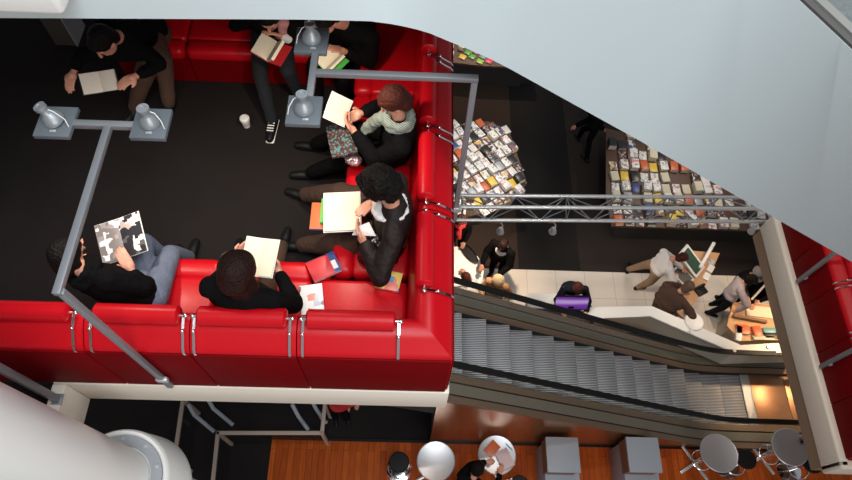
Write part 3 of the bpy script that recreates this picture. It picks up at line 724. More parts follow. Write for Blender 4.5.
    for i, k in ((0, 1), (1, -1)):
        a = hp[i]; c = ft[i]+Z*.085; kn = ik(a, c, .43, .42, V(kh[i]))
        B.capsule(a, .072, kn, .047); B.capsule(kn, .045, c, .032)
        T.capsule(a, .092*legr, kn, .066*legr); T.capsule(kn, .064*legr, c+(kn-c)*.04, .052*(legr*.5+.5))
        tf = (kn-a); tf = V((tf.x, tf.y, 0)); td = V((f.x, f.y, 0)).normalized() if tf.length < .15 else (tf.normalized()*.6+V((f.x, f.y, 0)).normalized()*.4).normalized()
        h0 = ft[i]+Z*.045-td*.05; S = MB(); S.capsule(h0, .042, ft[i]+Z*.042+td*.10, .040); S.capsule(ft[i]+Z*.042+td*.10, .040, ft[i]+Z*.036+td*.16, .034); S.capsule(h0, .042, ft[i]+Z*.09, .042)
        so = S.blob('shoe', shoes if isinstance(shoes, str) else shoes[0], t, .009, 2)
        if not isinstance(shoes, str):
            Q = MB(); sdv = td.cross(Z)
            for u in (.03, .055, .08, .105): 
                p = ft[i]+td*u+Z*(.098-.16*max(0, u-.02)); Q.capsule(p-sdv*.026, .0055, p+sdv*.026, .0055)
            Q.build('laces', shoes[1], so); Q = MB(); Q.extrude([(-.036, 0), (.036, 0), (.036, .016), (-.036, .016)], ft[i]-td*.085, sdv, Z, td, .27, bev=.007); Q.build('sole', shoes[1], so)
    T.ell(pel, (.165, .125, .12), (s, f, up))
    # --- jacket torso
    J.ell(neck-up*.17, (.195*wide, .128, .20), (s, f, up)); J.ell(pel+(neck-pel)*.42, (.175*wide, .128, .20), (s, f, up)); J.ell(pel+up*.05, (.180*wide, .138, .13), (s, f, up))
    if coat:
        for k in (1, -1): J.capsule(pel+s*.10*k+f*.0, .10, pel+s*.13*k+f*.10*coat-Z*.02, .10)
    B.blob('body', 'skin', t, vx, 3); T.blob('trousers', trousers, t, .012, 4, .006, 9)
    jk = J.blob('jacket', top, t, .011, 4, topdisp, 9)
    if collar: 
        q = MB(); n = 18
        for j in range(n):
            a0 = 2*PI*j/n; a1 = 2*PI*(j+1)/n; g = lambda a: neck-up*(.03+.04*math.sin(a))+s*math.cos(a)*.10+f*(math.sin(a)*.10+.02)
            q.capsule(g(a0), .024+.016*math.sin(a0), g(a1), .024+.016*math.sin(a1))
        q.blob('collar', collar, jk, .008, 2, .012, 22)
    if scarf:
        q = MB(); n = 18
        for r_, dz in ((.088, .0), (.10, -.035)):
            for j in range(n):
                a0 = 2*PI*j/n; a1 = 2*PI*(j+1)/n; g = lambda a: neck+up*(.035+dz)+s*math.cos(a)*r_+f*(math.sin(a)*r_+.015)
                q.capsule(g(a0), .030, g(a1), .030)
        e0 = neck+f*.12+s*.01
        if scarf != 'black': q.capsule(e0, .045, e0+f*.07-up*.14+s*.02, .05); q.capsule(e0+f*.07-up*.14+s*.02, .05, e0+f*.12-up*.22, .04)
        q.blob('scarf', scarf, t, .009, 3, .012, 16)
    # --- face details
    for k in (1, -1): MB().ball(head+hs*.030*k+hu*.012+fc*.083, .0105, 2).build('eye', 'eye', t)
    MB().ell(head-hu*.055+fc*.083, (.022, .010, .008), (hs, fc, hu), 2).build('mouth', 'lip', t)
    # --- hair
    Hh = MB(); r = hairr
    Hh.ell(head+hu*.040-fc*.022, (.090*r, .104*r, .094*r), (hs, fc, hu)); Hh.ell(head-hu*.02-fc*.055*r, (.080*r, .062*r, .088*r), (hs, fc, hu)); Hh.capsule(head+hu*.075+fc*.055-hs*.03, .030*r, head+hu*.075+fc*.055+hs*.03, .030*r)
    if hairlen:
        for k in (1, -1):
            Hh.capsule(head-fc*.02+hs*.070*k+hu*.0, .035, head-fc*.01+hs*.082*k-Z*.14*hairlen, .036); Hh.capsule(head-fc*.06+hs*.035*k, .05, head-fc*.075+hs*.045*k-Z*.22*hairlen, .046)
        Hh.capsule(head-fc*.07, .055, head-fc*.085-Z*.26*hairlen, .05)
    Hh.blob('hair', hair, t, .010, 3, .005 if r < 1.25 else .020, 10 if r < 1.25 else 18)
    if hat:
        q = MB(); q.ell(head+hu*.075-fc*.02, (.105, .115, .085), (hs, fc, hu)); q.torus(head+hu*.045-fc*.018, .098, .020, hu)
        if cap: q.ell(head+hu*.05+fc*.11, (.075, .075, .010), (hs, fc, hu))
        q.blob('hat', hat, t, .009, 3, .004, 20)
    return t

# readers of the upper lounge: points are given from the plan, seat at 0.47, floor at 0
person('person in dark jacket and brown trousers leaning over an open book on the far sofa', P(150, 45, 0), P(150, 24, .57), P(118, 36, 1.02), P(104, 42, 1.14), (-.4, -.7, -.6), (-.55, -.8, 0),
       (P(136, 76, .83), P(74, 72, .82)), (P(172, 110, 0), P(138, 114, 0)), 'black', 'browntr', hair='hairblack', legr=1.25, coat=1.0, knees=[(.7, -.6, .6), (.3, -.8, .6)], palm=[(-.2, .1, -1), (0, 0, -1)], epos=(P(160, 64, .80), P(82, 54, .86)))
person('person in black with black-and-white sneakers, a white cuff on the red book', P(275, 40, 0), P(272, 27, .57), P(272, 16, 1.03), P(270, 16, 1.21), (-.1, -.8, -.6), (0, -1, 0),
       (P(262, 22, .72), P(283, 36, .84)), (P(274, 127, .0), P(300, 100, .0)), 'black', 'darkjeans', ('blackrub', 'white'), cuffs=(None, 'whiteshirt'), palm=[None, (-.3, -.2, -1)], elbows=[(-.5, .2, -.6), (.8, .2, -.5)])
q = MB(); a = P(283, 22, 1.0); q.capsule(a, .05, P(282, 31, .86), .045); q.capsule(P(282, 31, .86), .045, P(278, 36, .80), .03)
pp = [o for o in C.objects if o.name.startswith('person')][-1]; s_ = q.blob('scarf', 'pink', pp, .009, 3, .01, 20); s_.matrix_parent_inverse = M.Translation(-pp.location)
person('person in a wide black coat on the far corner sofa, hand on the green-backed book', P(352, 45, 0), P(356, 34, .57), P(346, 22, 1.02), P(326, 20, 1.18), (-.5, -.7, -.5), (-.45, -1, 0),
       (P(312, 44, .78), P(346, 52, .80)), (P(318, 112, 0), P(345, 108, 0)), 'black', 'black', coat=1.5, wide=1.3, legr=1.15, sleeve=1.3, palm=[None, (-.5, -.2, -1)], elbows=[(-.6, .1, -.5), (.9, .3, -.1)], curl=.45)
person('person with auburn hair and grey striped scarf reading cream text pages', P(400, 140, 0), P(396, 142, .57), P(400, 118, 1.02), P(394, 102, 1.16), (-.85, -.15, -.55), (-1, -.12, 0),
       (P(362, 113, .84), P(355, 133, .80)), (P(316, 150, 0), P(312, 178, 0)), 'black', 'black', hair='hairauburn', scarf='scarf', palm=[(-.2, -.6, .5), (-.2, .6, .5)], wide=1.2, elbows=[(.2, .7, -.8), (.2, -.7, -.8)], hairr=1.06, coat=1.4, legr=1.2, sleeve=1.25)
person('person with bushy dark hair in a dark brown coat, hand on a large white book', P(395, 222, 0), P(390, 226, .57), P(396, 206, 1.0), P(379, 186, 1.15), (-.85, .1, -.6), (-1, .05, 0),
       (P(373, 202, .82), P(364, 243, .82)), (P(306, 200, 0), P(304, 250, 0)), 'browncoat', 'brown', hair='hairblack', hairr=1.30, collar='whiteshirt', wide=1.25, legr=1.5, sleeve=1.3, palm=[(-.3, -.3, -1), (0, .6, .4)], curl=.5, coat=1.3, elbows=[(.3, .6, -.5), (.3, -.8, -.5)], knees=[(-.5, .5, .5), (-.5, -.5, .5)])
person('person with long dark brown hair in black seen from behind on the front sofa', P(245, 300, 0), P(245, 306, .57), P(241, 292, 1.03), P(238, 272, 1.19), (.25, .8, -.5), (.12, 1, 0),
       (P(279, 272, .71), P(236, 258, .71)), (P(284, 250, 0), P(240, 262, 0)), 'black', 'browntr', hair='hairbrown', hairlen=1.25, hairr=1.22, wide=1.15, palm=[(-.6, 0, .4), (.6, 0, .4)], elbows=[(.6, -.6, -.6), (-.6, -.6, -.6)], sleeve=1.15, knees=[(.35, .6, .6), (-.2, .6, .8)])
person('person in black top and faded jeans leaning back with a photo book', P(140, 296, 0), P(146, 297, .57), P(86, 275, .92), P(68, 255, 1.02), (.5, .8, -.35), (.28, 1, .1),
       (P(132, 271, .84), P(84, 266, .90)), (P(192, 262, 0), P(176, 268, 0)), 'black', 'jeans', hair='hairblack', legr=1.1, scarf='black', palm=[(-.2, .3, -1), (.6, .3, -.3)], epos=(P(143, 288, .76), P(90, 285, .82)), curl=.5, knees=[(.0, .5, 1), (-.25, .6, .9)], elbows=[(.6, -.4, -.4), (-.7, -.2, -.5)], sleeve=1.2, hairlen=.4)

# things on laps and seats
def quad_cloth(name, label, cat, cs, m, th=.02):
    c, R, w_, h_ = quad_frame(cs); vs = []; fs = []; n = 8
    for sd in (0, 1):
        for i in range(n+1):
            for j in range(n+1):
                u = i/n-.5; v = j/n-.5; z = .012*math.sin(7*u+3*v)-.35*u*u*w_-.3*v*v*h_+(th if sd else 0); vs.append(R @ V((u*w_, v*h_, z)))
    N = (n+1)**2
    for i in range(n):
        for j in range(n):
            a = i*(n+1)+j; q = (a, a+1, a+n+2, a+n+1); fs.append(q); fs.append(tuple(N+k for k in reversed(q)))
    ed = [i*(n+1) for i in range(n+1)]+[n*(n+1)+j for j in range(1, n+1)]+[i*(n+1)+n for i in range(n-1, -1, -1)]+[j for j in range(n-1, 0, -1)]
    for k in range(len(ed)):
        a, b2 = ed[k], ed[(k+1) % len(ed)]; fs.append((a, b2, N+b2, N+a))
    o = MB().raw(vs, fs).build(name, m); o.location = c; return tag(o, label, cat)
quad_cloth('printed_shawl', 'dark shawl with turquoise print on the lap of the reader in the grey scarf', 'shawl', PQ((333, 158, .72), (358, 150, .74), (350, 120, .74), (324, 124, .72)), 'pattern')
q = P(354, 160, .60); o = MB().ell((0, 0, 0), (.07, .05, .04), (V((1, 0, 0)), V((0, 1, 0)), Z)).ell((-.03, .04, .01), (.05, .05, .04), (V((1, 0, 0)), V((0, 1, 0)), Z)).blob('foil_bag', 'silverbag', None, .008, 2, .015, 25); o.location = q
tag(o, 'crumpled shiny pink foil bag between the two readers on the right sofa', 'bag')
q = P(382, 256, .47)
t = thing('handbag', 'black leather handbag beside the reader with the large white book', 'bag', q, .4)
MB().ell((0, 0, .12), (.17, .11, .13), (V((1, 0, 0)), V((0, 1, 0)), Z)).ell((0, 0, .04), (.18, .12, .05), (V((1, 0, 0)), V((0, 1, 0)), Z)).blob('bag_body', 'bag', t, .012, 3, .02, 12)
MB().tube([(.12*math.cos(a), .02, .20+.10*math.sin(a)) for a in [k*PI/8 for k in range(9)]], .010, 8).build('strap', 'bag', t)

# ------------------------------------------------------------------ GROUND FLOOR: counter, desks, tables
ZC = G+1.0
fr = [P(586, 319, ZC), P(650, 316, ZC), P(737, 354, ZC), P(812, 352, ZC)]; bk = [P(586, 307, ZC), P(652, 306, ZC), P(741, 345, ZC), P(812, 341, ZC)]
t = thing('counter', 'long white counter with a bent corner between the escalator and the tiled strip', 'counter', (fr[1].x, fr[1].y, G))
o = V((fr[1].x, fr[1].y, G))
pt = [p-o for p in fr]; pb = [p-o for p in bk]
fr0 = [V((p.x+.0, p.y+.0, 0)) for p in pt]
MB().prism([(p.x, p.y) for p in pt]+[(p.x, p.y) for p in reversed(pb)], .96, 1.0, .004).build('counter_top', 'white', t)
MB().prism([(p.x, p.y+.02) for p in pt]+[(p.x, p.y-.02) for p in reversed(pb)], .33, .96).prism([(pt[0].x, pt[0].y+.03), (pt[1].x, pt[1].y+.03), (pb[1].x, pb[1].y-.03), (pb[0].x, pb[0].y-.03)], .012, .33).build('front_panel', 'beige', t)
mb = MB()
for (x, y) in ((690, 331), (734, 351), (768, 347)): p = P(x, y, ZC)-o; mb.cyl(p, p+V((0, 0, .03)), .03, seg=12)
mb.build('fittings', 'alu', t)
# white desk with the purple screen
q0 = P(527, 293, G+.95); q1 = P(585, 297, G+.95)
t = thing('reception_desk', 'white desk end under the purple screen, behind the escalator handrail', 'desk', (q0.x, q0.y, G))
MB().box(((q1.x-q0.x)/2, -.15, .93), (q1.x-q0.x, .3, .04), bev=.006).build('desk_top', 'white', t); MB().box(((q1.x-q0.x)/2, -.13, .46), (q1.x-q0.x-.1, .22, .90)).build('desk_body', 'beige', t)
cs = PQ((556, 309, G+1.05), (588, 309, G+1.05), (588, 298, G+1.28), (555, 297, G+1.28)); c, R, w_, h_ = quad_frame(cs)
t = thing('monitor', 'flat monitor showing a purple picture in front of the man in navy', 'monitor', c); t.rotation_euler = R.to_euler()
MB().box((0, 0, -.016), (w_+.03, h_+.04, .03), bev=.004).build('housing', 'blackrub', t); MB().box((0, 0, .001), (w_, h_, .004)).build('screen', 'purple', t)
MB().box((0, -h_*.35, -.10), (.10, .05, .22)).build('stand', 'blackrub', t)
q = P(532, 310, G+.5); t = thing('wire_rack', 'dark wire leaflet rack behind the escalator handrail', 'rack', (q.x, q.y-.22, G))
for k in range(6): MB().box((.5, .0, .12+.14*k), (1.1, .34-.03*k, .016)).build('shelf', 'darkwood', t)
for sx in (0, 1): MB().box((.5+.53*(2*sx-1), 0, .46), (.03, .36, .90)).build('side_frame', 'blackrub', t)

# round silver bar tables and stools on the wood floor
def bar_table(label, px, py, r=.315, h=1.05, m='tabletop', foot=True):
    c = P(px, py, G+h); t = thing('bar_table', label, 'table', (c.x, c.y, G+.012), 0, 'round silver bar tables')
    MB().lathe([(0, h-.04), (r-.03, h-.04), (r, h-.028), (r, h-.006), (r-.008, h), (r-.02, h-.004), (0, h-.004)], seg=48).build('table_top', m, t)
    MB().cyl((0, 0, .03), (0, 0, h-.04), .035, seg=16).build('column', 'chrome', t)
    MB().torus((0, 0, .32), .17, .011).cyl((-.17, 0, .32), (.17, 0, .32), .008).cyl((0, -.17, .32), (0, .17, .32), .008).build('foot_ring', 'chrome', t)
    for k in range(4):
        a = k*PI/2+.55; MB().box((.17*math.cos(a), .17*math.sin(a), .022), (.34, .05, .035), rot=a, bev=.006).build('foot', 'alu', t)
    return t
bar_table('round silver bar table standing next to the black stool, empty', 436, 461)
bar_table('round silver bar table with a pink paper and a red book on it', 497, 455)
bar_table('round silver bar table between the grey kiosk and the black stool', 719, 453)
bar_table('round silver bar table at the white slab corner of the lower lounge', 790, 447, .31)
def bar_stool(label, px, py, h=.80):
    c = P(px, py, G+h); t = thing('bar_stool', label, 'stool', (c.x, c.y, G+.012), 0, 'black round bar stools')
    MB().lathe([(0, h-.07), (.14, h-.07), (.165, h-.05), (.17, h-.02), (.155, h), (0, h+.006)], seg=36).build('seat', 'blackrub', t)
    MB().cyl((0, 0, .03), (0, 0, h-.07), .028).build('column', 'chrome', t)
    MB().torus((0, 0, .30), .19, .012).cyl((-.19, 0, .30), (.19, 0, .30), .008).build('foot_ring', 'chrome', t)
    MB().lathe([(0, 0), (.22, 0), (.22, .012), (.05, .035), (0, .035)], seg=36).build('base', 'chrome', t)
bar_stool('black round bar stool at the left of the empty silver table', 399, 462)
bar_stool('black round bar stool between the two round tables at the right', 747, 459)
bar_stool('black round bar stool half hidden by the white slab corner', 813, 463)
bar_stool('black round bar stool at the lower edge beside the reader\'s table', 520, 486)
def kiosk(label, px, py):
    c = P(px, py, G+1.12); t = thing('display_kiosk', label, 'kiosk', (c.x, c.y, G+.012), 0, 'grey display kiosks')
    MB().box((0, .02, 1.09), (.54, .56, .06), bev=.004).build('top', 'kiosk_' if False else 'kiosk', t)
    MB().box((-.02, .02, .90), (.50, .52, .32)).build('shelf_box', 'kioskwood', t)
    MB().box((.05, -.03, .37), (.58, .62, .74), bev=.006).build('base', 'kiosk', t)
kiosk('grey display kiosk on the wood floor next to the table with the pink paper', 563, 456)
kiosk('grey display kiosk on the wood floor next to the tall round tables', 644, 456)
# on the reader's table
zt = G+1.064
t = tag(MB().box((0, 0, .003), (.22, .30, .006), bev=.001).build('paper_sheet', mat('pink_paper', (.62, .46, .46), .7)), 'pale pink sheet lying on the round silver table', 'paper'); t.location = P(505, 459, zt+.03); t.rotation_euler = (0, 0, .45)
closed_book('red and orange book lying on the round silver table under the pink sheet', P(492, 449, zt), (.17, .24, .025), -.75, 'bookorange', None, 'book', 'bookred')
t = tag(MB().box((0, 0, .004), (.02, .15, .008)).build('pen', 'bookteal'), 'green pen at the edge of the pink sheet', 'pen'); t.location = P(509, 447, zt+.005); t.rotation_euler = (0, 0, .8)
t = tag(MB().ell((0, 0, .03), (.06, .05, .03), (V((1, 0, 0)), V((0, 1, 0)), Z)).build('purse', 'bag'), 'small black purse at the edge of the round table by the white slab', 'purse'); t.location = P(803, 443, zt)

# guard rails of the stair beyond the lounge, seen under its edge
def guard_rail(label, pts, z=G+1.0, name='guard_rail'):
    pts = [P(a, b_, z) for a, b_ in pts]; o = V((pts[0].x, pts[0].y, G)); t = thing(name, label, 'railing', o, 0, 'stair guard rails')
    for a, b_ in zip(pts, pts[1:]):
        d = b_-a; ang = math.atan2(d.y, d.x); MB().box((a+b_)/2-o, (d.length+.05, .06, .05), rot=ang, bev=.004).build('top_rail', 'railp', t)
        MB().box((a+b_)/2-o-V((0, 0, .50)), (d.length, .012, .88), rot=ang).build('glass_panel', 'glass', t)
    for p in pts: MB().box(p-o-V((0, 0, .5)), (.05, .05, .98)).build('post', 'railp', t)
guard_rail('beige stair guard rail bending twice under the front edge of the lounge', [(211, 500), (218, 433), (322, 433), (325, 404)])
guard_rail('straight beige guard rail between the white column and the bent one', [(174, 462), (183, 400)])
def stair_rail(label, pts, dz):
    t = thing('stair_handrail', label, 'handrail', P(*pts[0], G), 0, 'grey stair handrails'); o = t.location.copy()
    for k, dx in enumerate((0, .30)):
        pp = [P(a, b_, G+.9)-o+V((dx, .12*k, -dz*i)) for i, (a, b_) in enumerate(pts)]; MB().tube(pp, .035, 10).build('rail', 'kiosk', t); MB().tube([V((pp[1].x, pp[1].y, .02)), pp[1]], .02).build('post', 'kiosk', t)
stair_rail('grey bent stair handrail beside the straight guard rail', [(188, 404), (192, 413), (210, 428)], .15)
stair_rail('grey bent stair handrail at the right end of the bent guard rail', [(292, 404), (297, 414), (306, 426)], .15)

# white round play table
c = P(462, 276, G+.72); t = thing('play_table', 'white round table with a black oval tray beside the red sofa edge', 'table', (c.x-.10, c.y+.12, G))
MB().lathe([(0, .68), (.50, .68), (.52, .69), (.52, .715), (.51, .72), (0, .72)], seg=56).build('table_top', 'white', t); MB().cyl((0, 0, .02), (0, 0, .68), .06).build('column', 'white', t)
MB().lathe([(0, 0), (.3, 0), (.3, .02), (0, .03)], seg=36).build('foot', 'white', t)
t2 = thing('oval_tray', 'black oval tray lying on the white round table', 'tray', P(469, 254, G+.722), .0); a = 2.2
MB().lathe([(0, 0), (.15, 0), (.165, .04), (.15, .045), (.14, .012), (0, .012)], seg=36, mtx=M.Rotation(a, 4, 'Z') @ M.Diagonal((1.6, .62, 1, 1))).build('tray', 'blackrub', t2)

# ------------------------------------------------------------------ GROUND FLOOR: touch-screen desk and book desk
ZD = G+.78
t = thing('info_desk', 'pale wooden angled desk carrying the tilted white-framed screen', 'desk', P(700, 285, G)); o = t.location.copy()
poly = [P(686, 250, ZD)-o, P(720, 253, ZD)-o, P(703, 291, ZD)-o, P(683, 318, ZD)-o, P(664, 300, ZD)-o]
MB().prism([(p.x, p.y) for p in poly], .73, .78, .004).build('desk_top', 'ply', t)
pc = sum(poly, V((0, 0, 0)))/5
MB().prism([((p.x-pc.x)*.75+pc.x, (p.y-pc.y)*.75+pc.y) for p in poly], 0.012, .73).build('pedestal', 'beige', t)
cs = PQ((696, 279, ZD+.10), (705, 267, ZD+.10), (688, 244, ZD+.38), (679, 254, ZD+.38)); c, R, w_, h_ = quad_frame(cs)
t = thing('monitor', 'white-framed tilted monitor with a dark green picture on the angled wooden desk', 'monitor', c); t.rotation_euler = R.to_euler()
MB().box((0, 0, -.02), (w_+.0, h_, .04), bev=.006).build('frame', 'white', t); MB().box((0, 0, .002), (w_-.09, h_-.10, .004)).build('screen', 'screen', t)
MB().cyl((0, -.05, -.04), (0, -.12, -.22), .03).build('stand', 'alu', t)
cs = PQ((684, 288, ZD+.03), (694, 280, ZD+.03), (681, 263, ZD+.06), (672, 270, ZD+.06)); c, R, w_, h_ = quad_frame(cs)
t = thing('keyboard', 'white keyboard panel lying before the white-framed tilted monitor', 'keyboard', c); t.rotation_euler = R.to_euler()
MB().box((0, 0, -.012), (w_, h_, .024), bev=.004).build('case', 'white', t); MB().box((0, 0, .001), (w_*.8, h_*.8, .004)).build('keys', 'greytrim', t)
a = P(714, 243, ZD+.18); b_ = P(700, 268, ZD+.16); t = thing('desk_lamp', 'white tube lamp over the back of the angled wooden desk', 'lamp', P(711, 262, ZD)); o = t.location.copy()
MB().cyl(a-o, b_-o, .035).build('tube', 'white', t); MB().tube([(0, 0, 0), ((a+b_)/2-o)], .012).cyl((0, 0, 0), (0, 0, .015), .06).build('stand', 'alu', t)
t = thing('telephone', 'black desk telephone at the front of the angled wooden desk', 'telephone', P(700, 291, ZD), .5)
MB().box((0, 0, .03), (.22, .20, .06), bev=.02).build('base', 'blackrub', t); MB().capsule((-.10, .06, .08), .03, (.10, .06, .08), .03).build('handset', 'bag', t)
for k, (x, y, lb) in enumerate([(706, 277, 'small white paper stack behind the telephone on the angled desk'), (710, 269, 'small white paper stack beside the tube lamp on the angled desk')]):
    c = tag(MB().box((0, 0, .02), (.12, .16, .04), bev=.003).build('paper_stack', 'bookwhite'), lb, 'paper'); c.location = P(x, y, ZD+.002); c.rotation_euler = (0, 0, -.6)
q = P(695, 320, G+1.03); t = tag(MB().lathe([(0, 0), (.13, 0), (.17, .02), (.165, .025), (.125, .008), (0, .008)], seg=36).build('plate', 'white'), 'white round plate at the bend of the white counter', 'plate'); t.location = P(694, 322, ZC+.002)

ZK = G+.90
t = thing('book_desk', 'wooden book desk in warm light at the far end of the white counter', 'desk', P(760, 325, G)); o = t.location.copy()
poly = [P(733, 302, ZK)-o, P(800, 307, ZK)-o, P(800, 340, ZK)-o, P(742, 341, ZK)-o, P(727, 326, ZK)-o]
MB().prism([(p.x, p.y) for p in poly], .86, .90, .004).build('desk_top', 'ply', t); pc = sum(poly, V((0, 0, 0)))/5
MB().prism([((p.x-pc.x)*.8+pc.x, (p.y-pc.y)*.8+pc.y) for p in poly], .012, .86).build('pedestal', 'beige', t)
MB().box(P(748, 320, ZK)-o+V((0, 0, .05)), (.62, .05, .10), rot=-.17).build('divider', 'kioskwood', t)
for (px, py, d, a, cv, lb, nm) in [(759, 312, (.50, .22, .02), -.1, 'blank', 'large cream sheet under the hands on the book desk', 'sheet'), (742, 330, (.24, .18, .05), -.1, 'bookorange', 'orange book at the left end of the book desk', 'book'),
                                   (756, 332, (.16, .20, .06), .1, 'bookorange', 'small orange book in the middle of the book desk', 'book'), (770, 331, (.30, .10, .05), .02, 'bookteal', 'teal book lying across the front row of the book desk', 'book'),
                                   (772, 336, (.30, .10, .04), .0, 'bookblack', 'black book in front of the teal book on the book desk', 'book'), (738, 334, (.10, .30, .05), -.3, 'bookwhite', 'white upright folder at the bend of the book desk', 'folder'), (763, 338.5, (.40, .08, .04), 0, 'blank', 'cream paper strip along the front edge of the book desk', 'sheet')]:
    closed_book(lb, P(px, py, ZK+.003), d, a, cv, None, nm)

# ------------------------------------------------------------------ GROUND FLOOR: crowded book displays
COV = [('white', 'mag2'), ('white', 'mag'), ('dark', 'mag3'), ('white', 'mag2'), ('white', 'mag'), ('multicoloured', 'colour'), ('white', 'mag2'), ('grey', 'mag3'), ('white', 'mag2'), ('dark', 'mag3'), ('white', 'mag'), ('white', 'mag'), ('white', 'bookwhite'), ('white', 'mag'), ('blue', 'bookblue'), ('black', 'bookblack'), ('orange', 'bookorange'), ('yellow', 'bookyellow'), ('black', 'bookblack'), ('grey', 'greyring'), ('white', 'mag')]
MT['mag2'] = blotch('white_printed_cover', (.80, .80, .79), [(.25, .25, .28), (.7, .62, .25), (.5, .5, .55)], 34, .66)
MT['mag3'] = blotch('dark_printed_cover', (.035, .035, .04), [(.55, .55, .57), (.2, .2, .24), (.45, .18, .1)], 30, .62)
ph_ = blotch('colour_photo_cover', (.25, .12, .08), [(.7, .6, .5), (.05, .10, .25), (.75, .45, .1), (.8, .78, .75)], 14, .3); MT['colour'] = ph_
COV += [('multicoloured', 'colour'), ('multicoloured', 'colour'), ('multicoloured', 'colour')]
def inside(p, poly):
    c = False; n = len(poly)
    for i in range(n):
        a, b_ = poly[i], poly[(i+1) % n]
        if (a[1] > p[1]) != (b_[1] > p[1]) and p[0] < (b_[0]-a[0])*(p[1]-a[1])/(b_[1]-a[1])+a[0]: c = not c
    return c
def display_table(name, label, pxpoly, z, top='darkwood'):
    pts = [P(a, b_, z) for a, b_ in pxpoly]; o = V((sum(p.x for p in pts)/len(pts), sum(p.y for p in pts)/len(pts), G)); t = thing(name, label, 'table', o)
    loc = [(p.x-o.x, p.y-o.y) for p in pts]
    MB().prism(loc, z-G-.05, z-G, .004).build('table_top', top, t); MB().prism([(x*.88, y*.88) for x, y in loc], .01, z-G-.05).build('base', 'dark', t)
    return [(p.x, p.y) for p in pts]
ZT2 = G+.72
poly = display_table('display_table', 'big display table heaped with books and magazines beyond the right sofa', [(440, 128), (488, 121), (509, 130), (527, 183), (508, 208), (440, 222)], ZT2)
ang = .60; ca, sa = math.cos(ang), math.sin(ang); rng = random.Random(3)
x0 = min(p[0] for p in poly); y0 = min(p[1] for p in poly); cx = sum(p[0] for p in poly)/6; cy = sum(p[1] for p in poly)/6
nb = 0
for i in range(-9, 10):
    for j in range(-7, 8):
        u = i*.178; v = j*.235
        x = cx+u*ca-v*sa; y = cy+u*sa+v*ca
        if not inside((x, y), poly): continue
        nm, cv = COV[rng.randrange(len(COV))]
        th = rng.choice((.02, .03, .05, .09, .13)); dw = rng.uniform(.146, .152)
        closed_book(f'{nm}-covered book, {ORD[j+6] if 0 <= j+6 < 13 else ORD[12]} row of the big heap from the truss, {ORD[i+7] if 0 <= i+7 < 13 else ORD[12]} along', V((x+rng.uniform(-.003, .003), y+rng.uniform(-.003, .003), ZT2+.002+.003*((i+j) % 2))), (dw, .207, th), ang+rng.uniform(-.10, .10), cv, 'books heaped on the big display table', 'book', parts=True); nb += 1
poly = display_table('display_table', 'long display table of books in rows behind the truss', [(606, 128), (700, 150), (790, 214), (790, 232), (612, 226), (606, 200)], ZT2, 'darkwood')
COV2 = COV+[('white', 'bookwhite'), ('cream', 'blank'), ('orange', 'bookorange'), ('multicoloured', 'colour'), ('black', 'bookblack'), ('cream', 'blank')]
x0 = P(615, 200, ZT2).x; y0 = P(650, 222, ZT2).y
for j in range(0, 9):
    for i in range(0, 17):
        x = x0+i*.215+(.012*j)+rng.uniform(-.006, .006); y = y0+j*.27+rng.uniform(-.01, .01)
        if not inside((x, y), poly) or rng.random() < .16: continue
        nm, cv = COV2[rng.randrange(len(COV2))]; th = rng.choice((.02, .04, .06, .10, .15))
        closed_book(f'{nm}-covered book, long display table, {ORD[j]} row from truss, {ORD[i]} from left', V((x, y, ZT2+.002)), (.165, .225, th), rng.uniform(-.12, .12), cv, 'books in rows on the long display table', 'book'); nb += 1
MT['colour2'] = blotch('patterned_box', (.55, .25, .12), [(.8, .7, .6), (.05, .04, .04), (.85, .8, .75)], 16, .4)
poly = display_table('display_table', 'distant display table with bright coloured notebooks at the fascia edge', [(440, 28), (480, 28), (530, 60), (530, 68), (484, 66), (440, 61)], ZT2, 'darkwood')
for (px, py, cv, lb) in [(462.5, 57.5, 'bookyellow', 'yellow notebook on the distant display table'), (468, 53, 'bookgreen', 'green notebook behind the yellow one on the distant display table'), (472, 57, 'bookgreen', 'green notebook in the middle of the distant display table'),
                         (480, 62, 'booklime', 'lime green notebook nearest on the distant display table'), (475, 51.5, 'bookpink', 'pink-red notebook behind the green ones on the distant display table'), (483, 57, 'bookteal', 'teal notebook on the distant display table'),
                         (489, 61.5, 'bookpink', 'pink-red notebook at the right end of the distant display table')]:
    closed_book(lb, P(px, py, ZT2+.003), (.16, .13, .03), -.50, cv, 'bright notebooks on the distant display table', 'notebook')
for (px, py, cv, lb) in [(450, 50, 'colour2', 'patterned orange box at the left of the distant display table'), (450, 57, 'white', 'white carton beside the red sofa edge on the distant display table'), (462, 48, 'colour2', 'patterned dark box behind the bright notebooks'), (470, 45, 'colour2', 'patterned box at the far side of the distant display table')]:
    t = tag(MB().box((0, 0, .06), (.14, .20, .12), bev=.006).build('box', cv), lb, 'box', 'boxes on the distant display table'); t.location = P(px, py, ZT2+.002); t.rotation_euler = (0, 0, -.3)
t = thing('floor_display', 'dark low display block in front of the distant table of notebooks', 'display', P(490, 78, G)); MB().box((0, .1, .2), (1.9, .5, .4), bev=.01).build('block', 'dark', t)

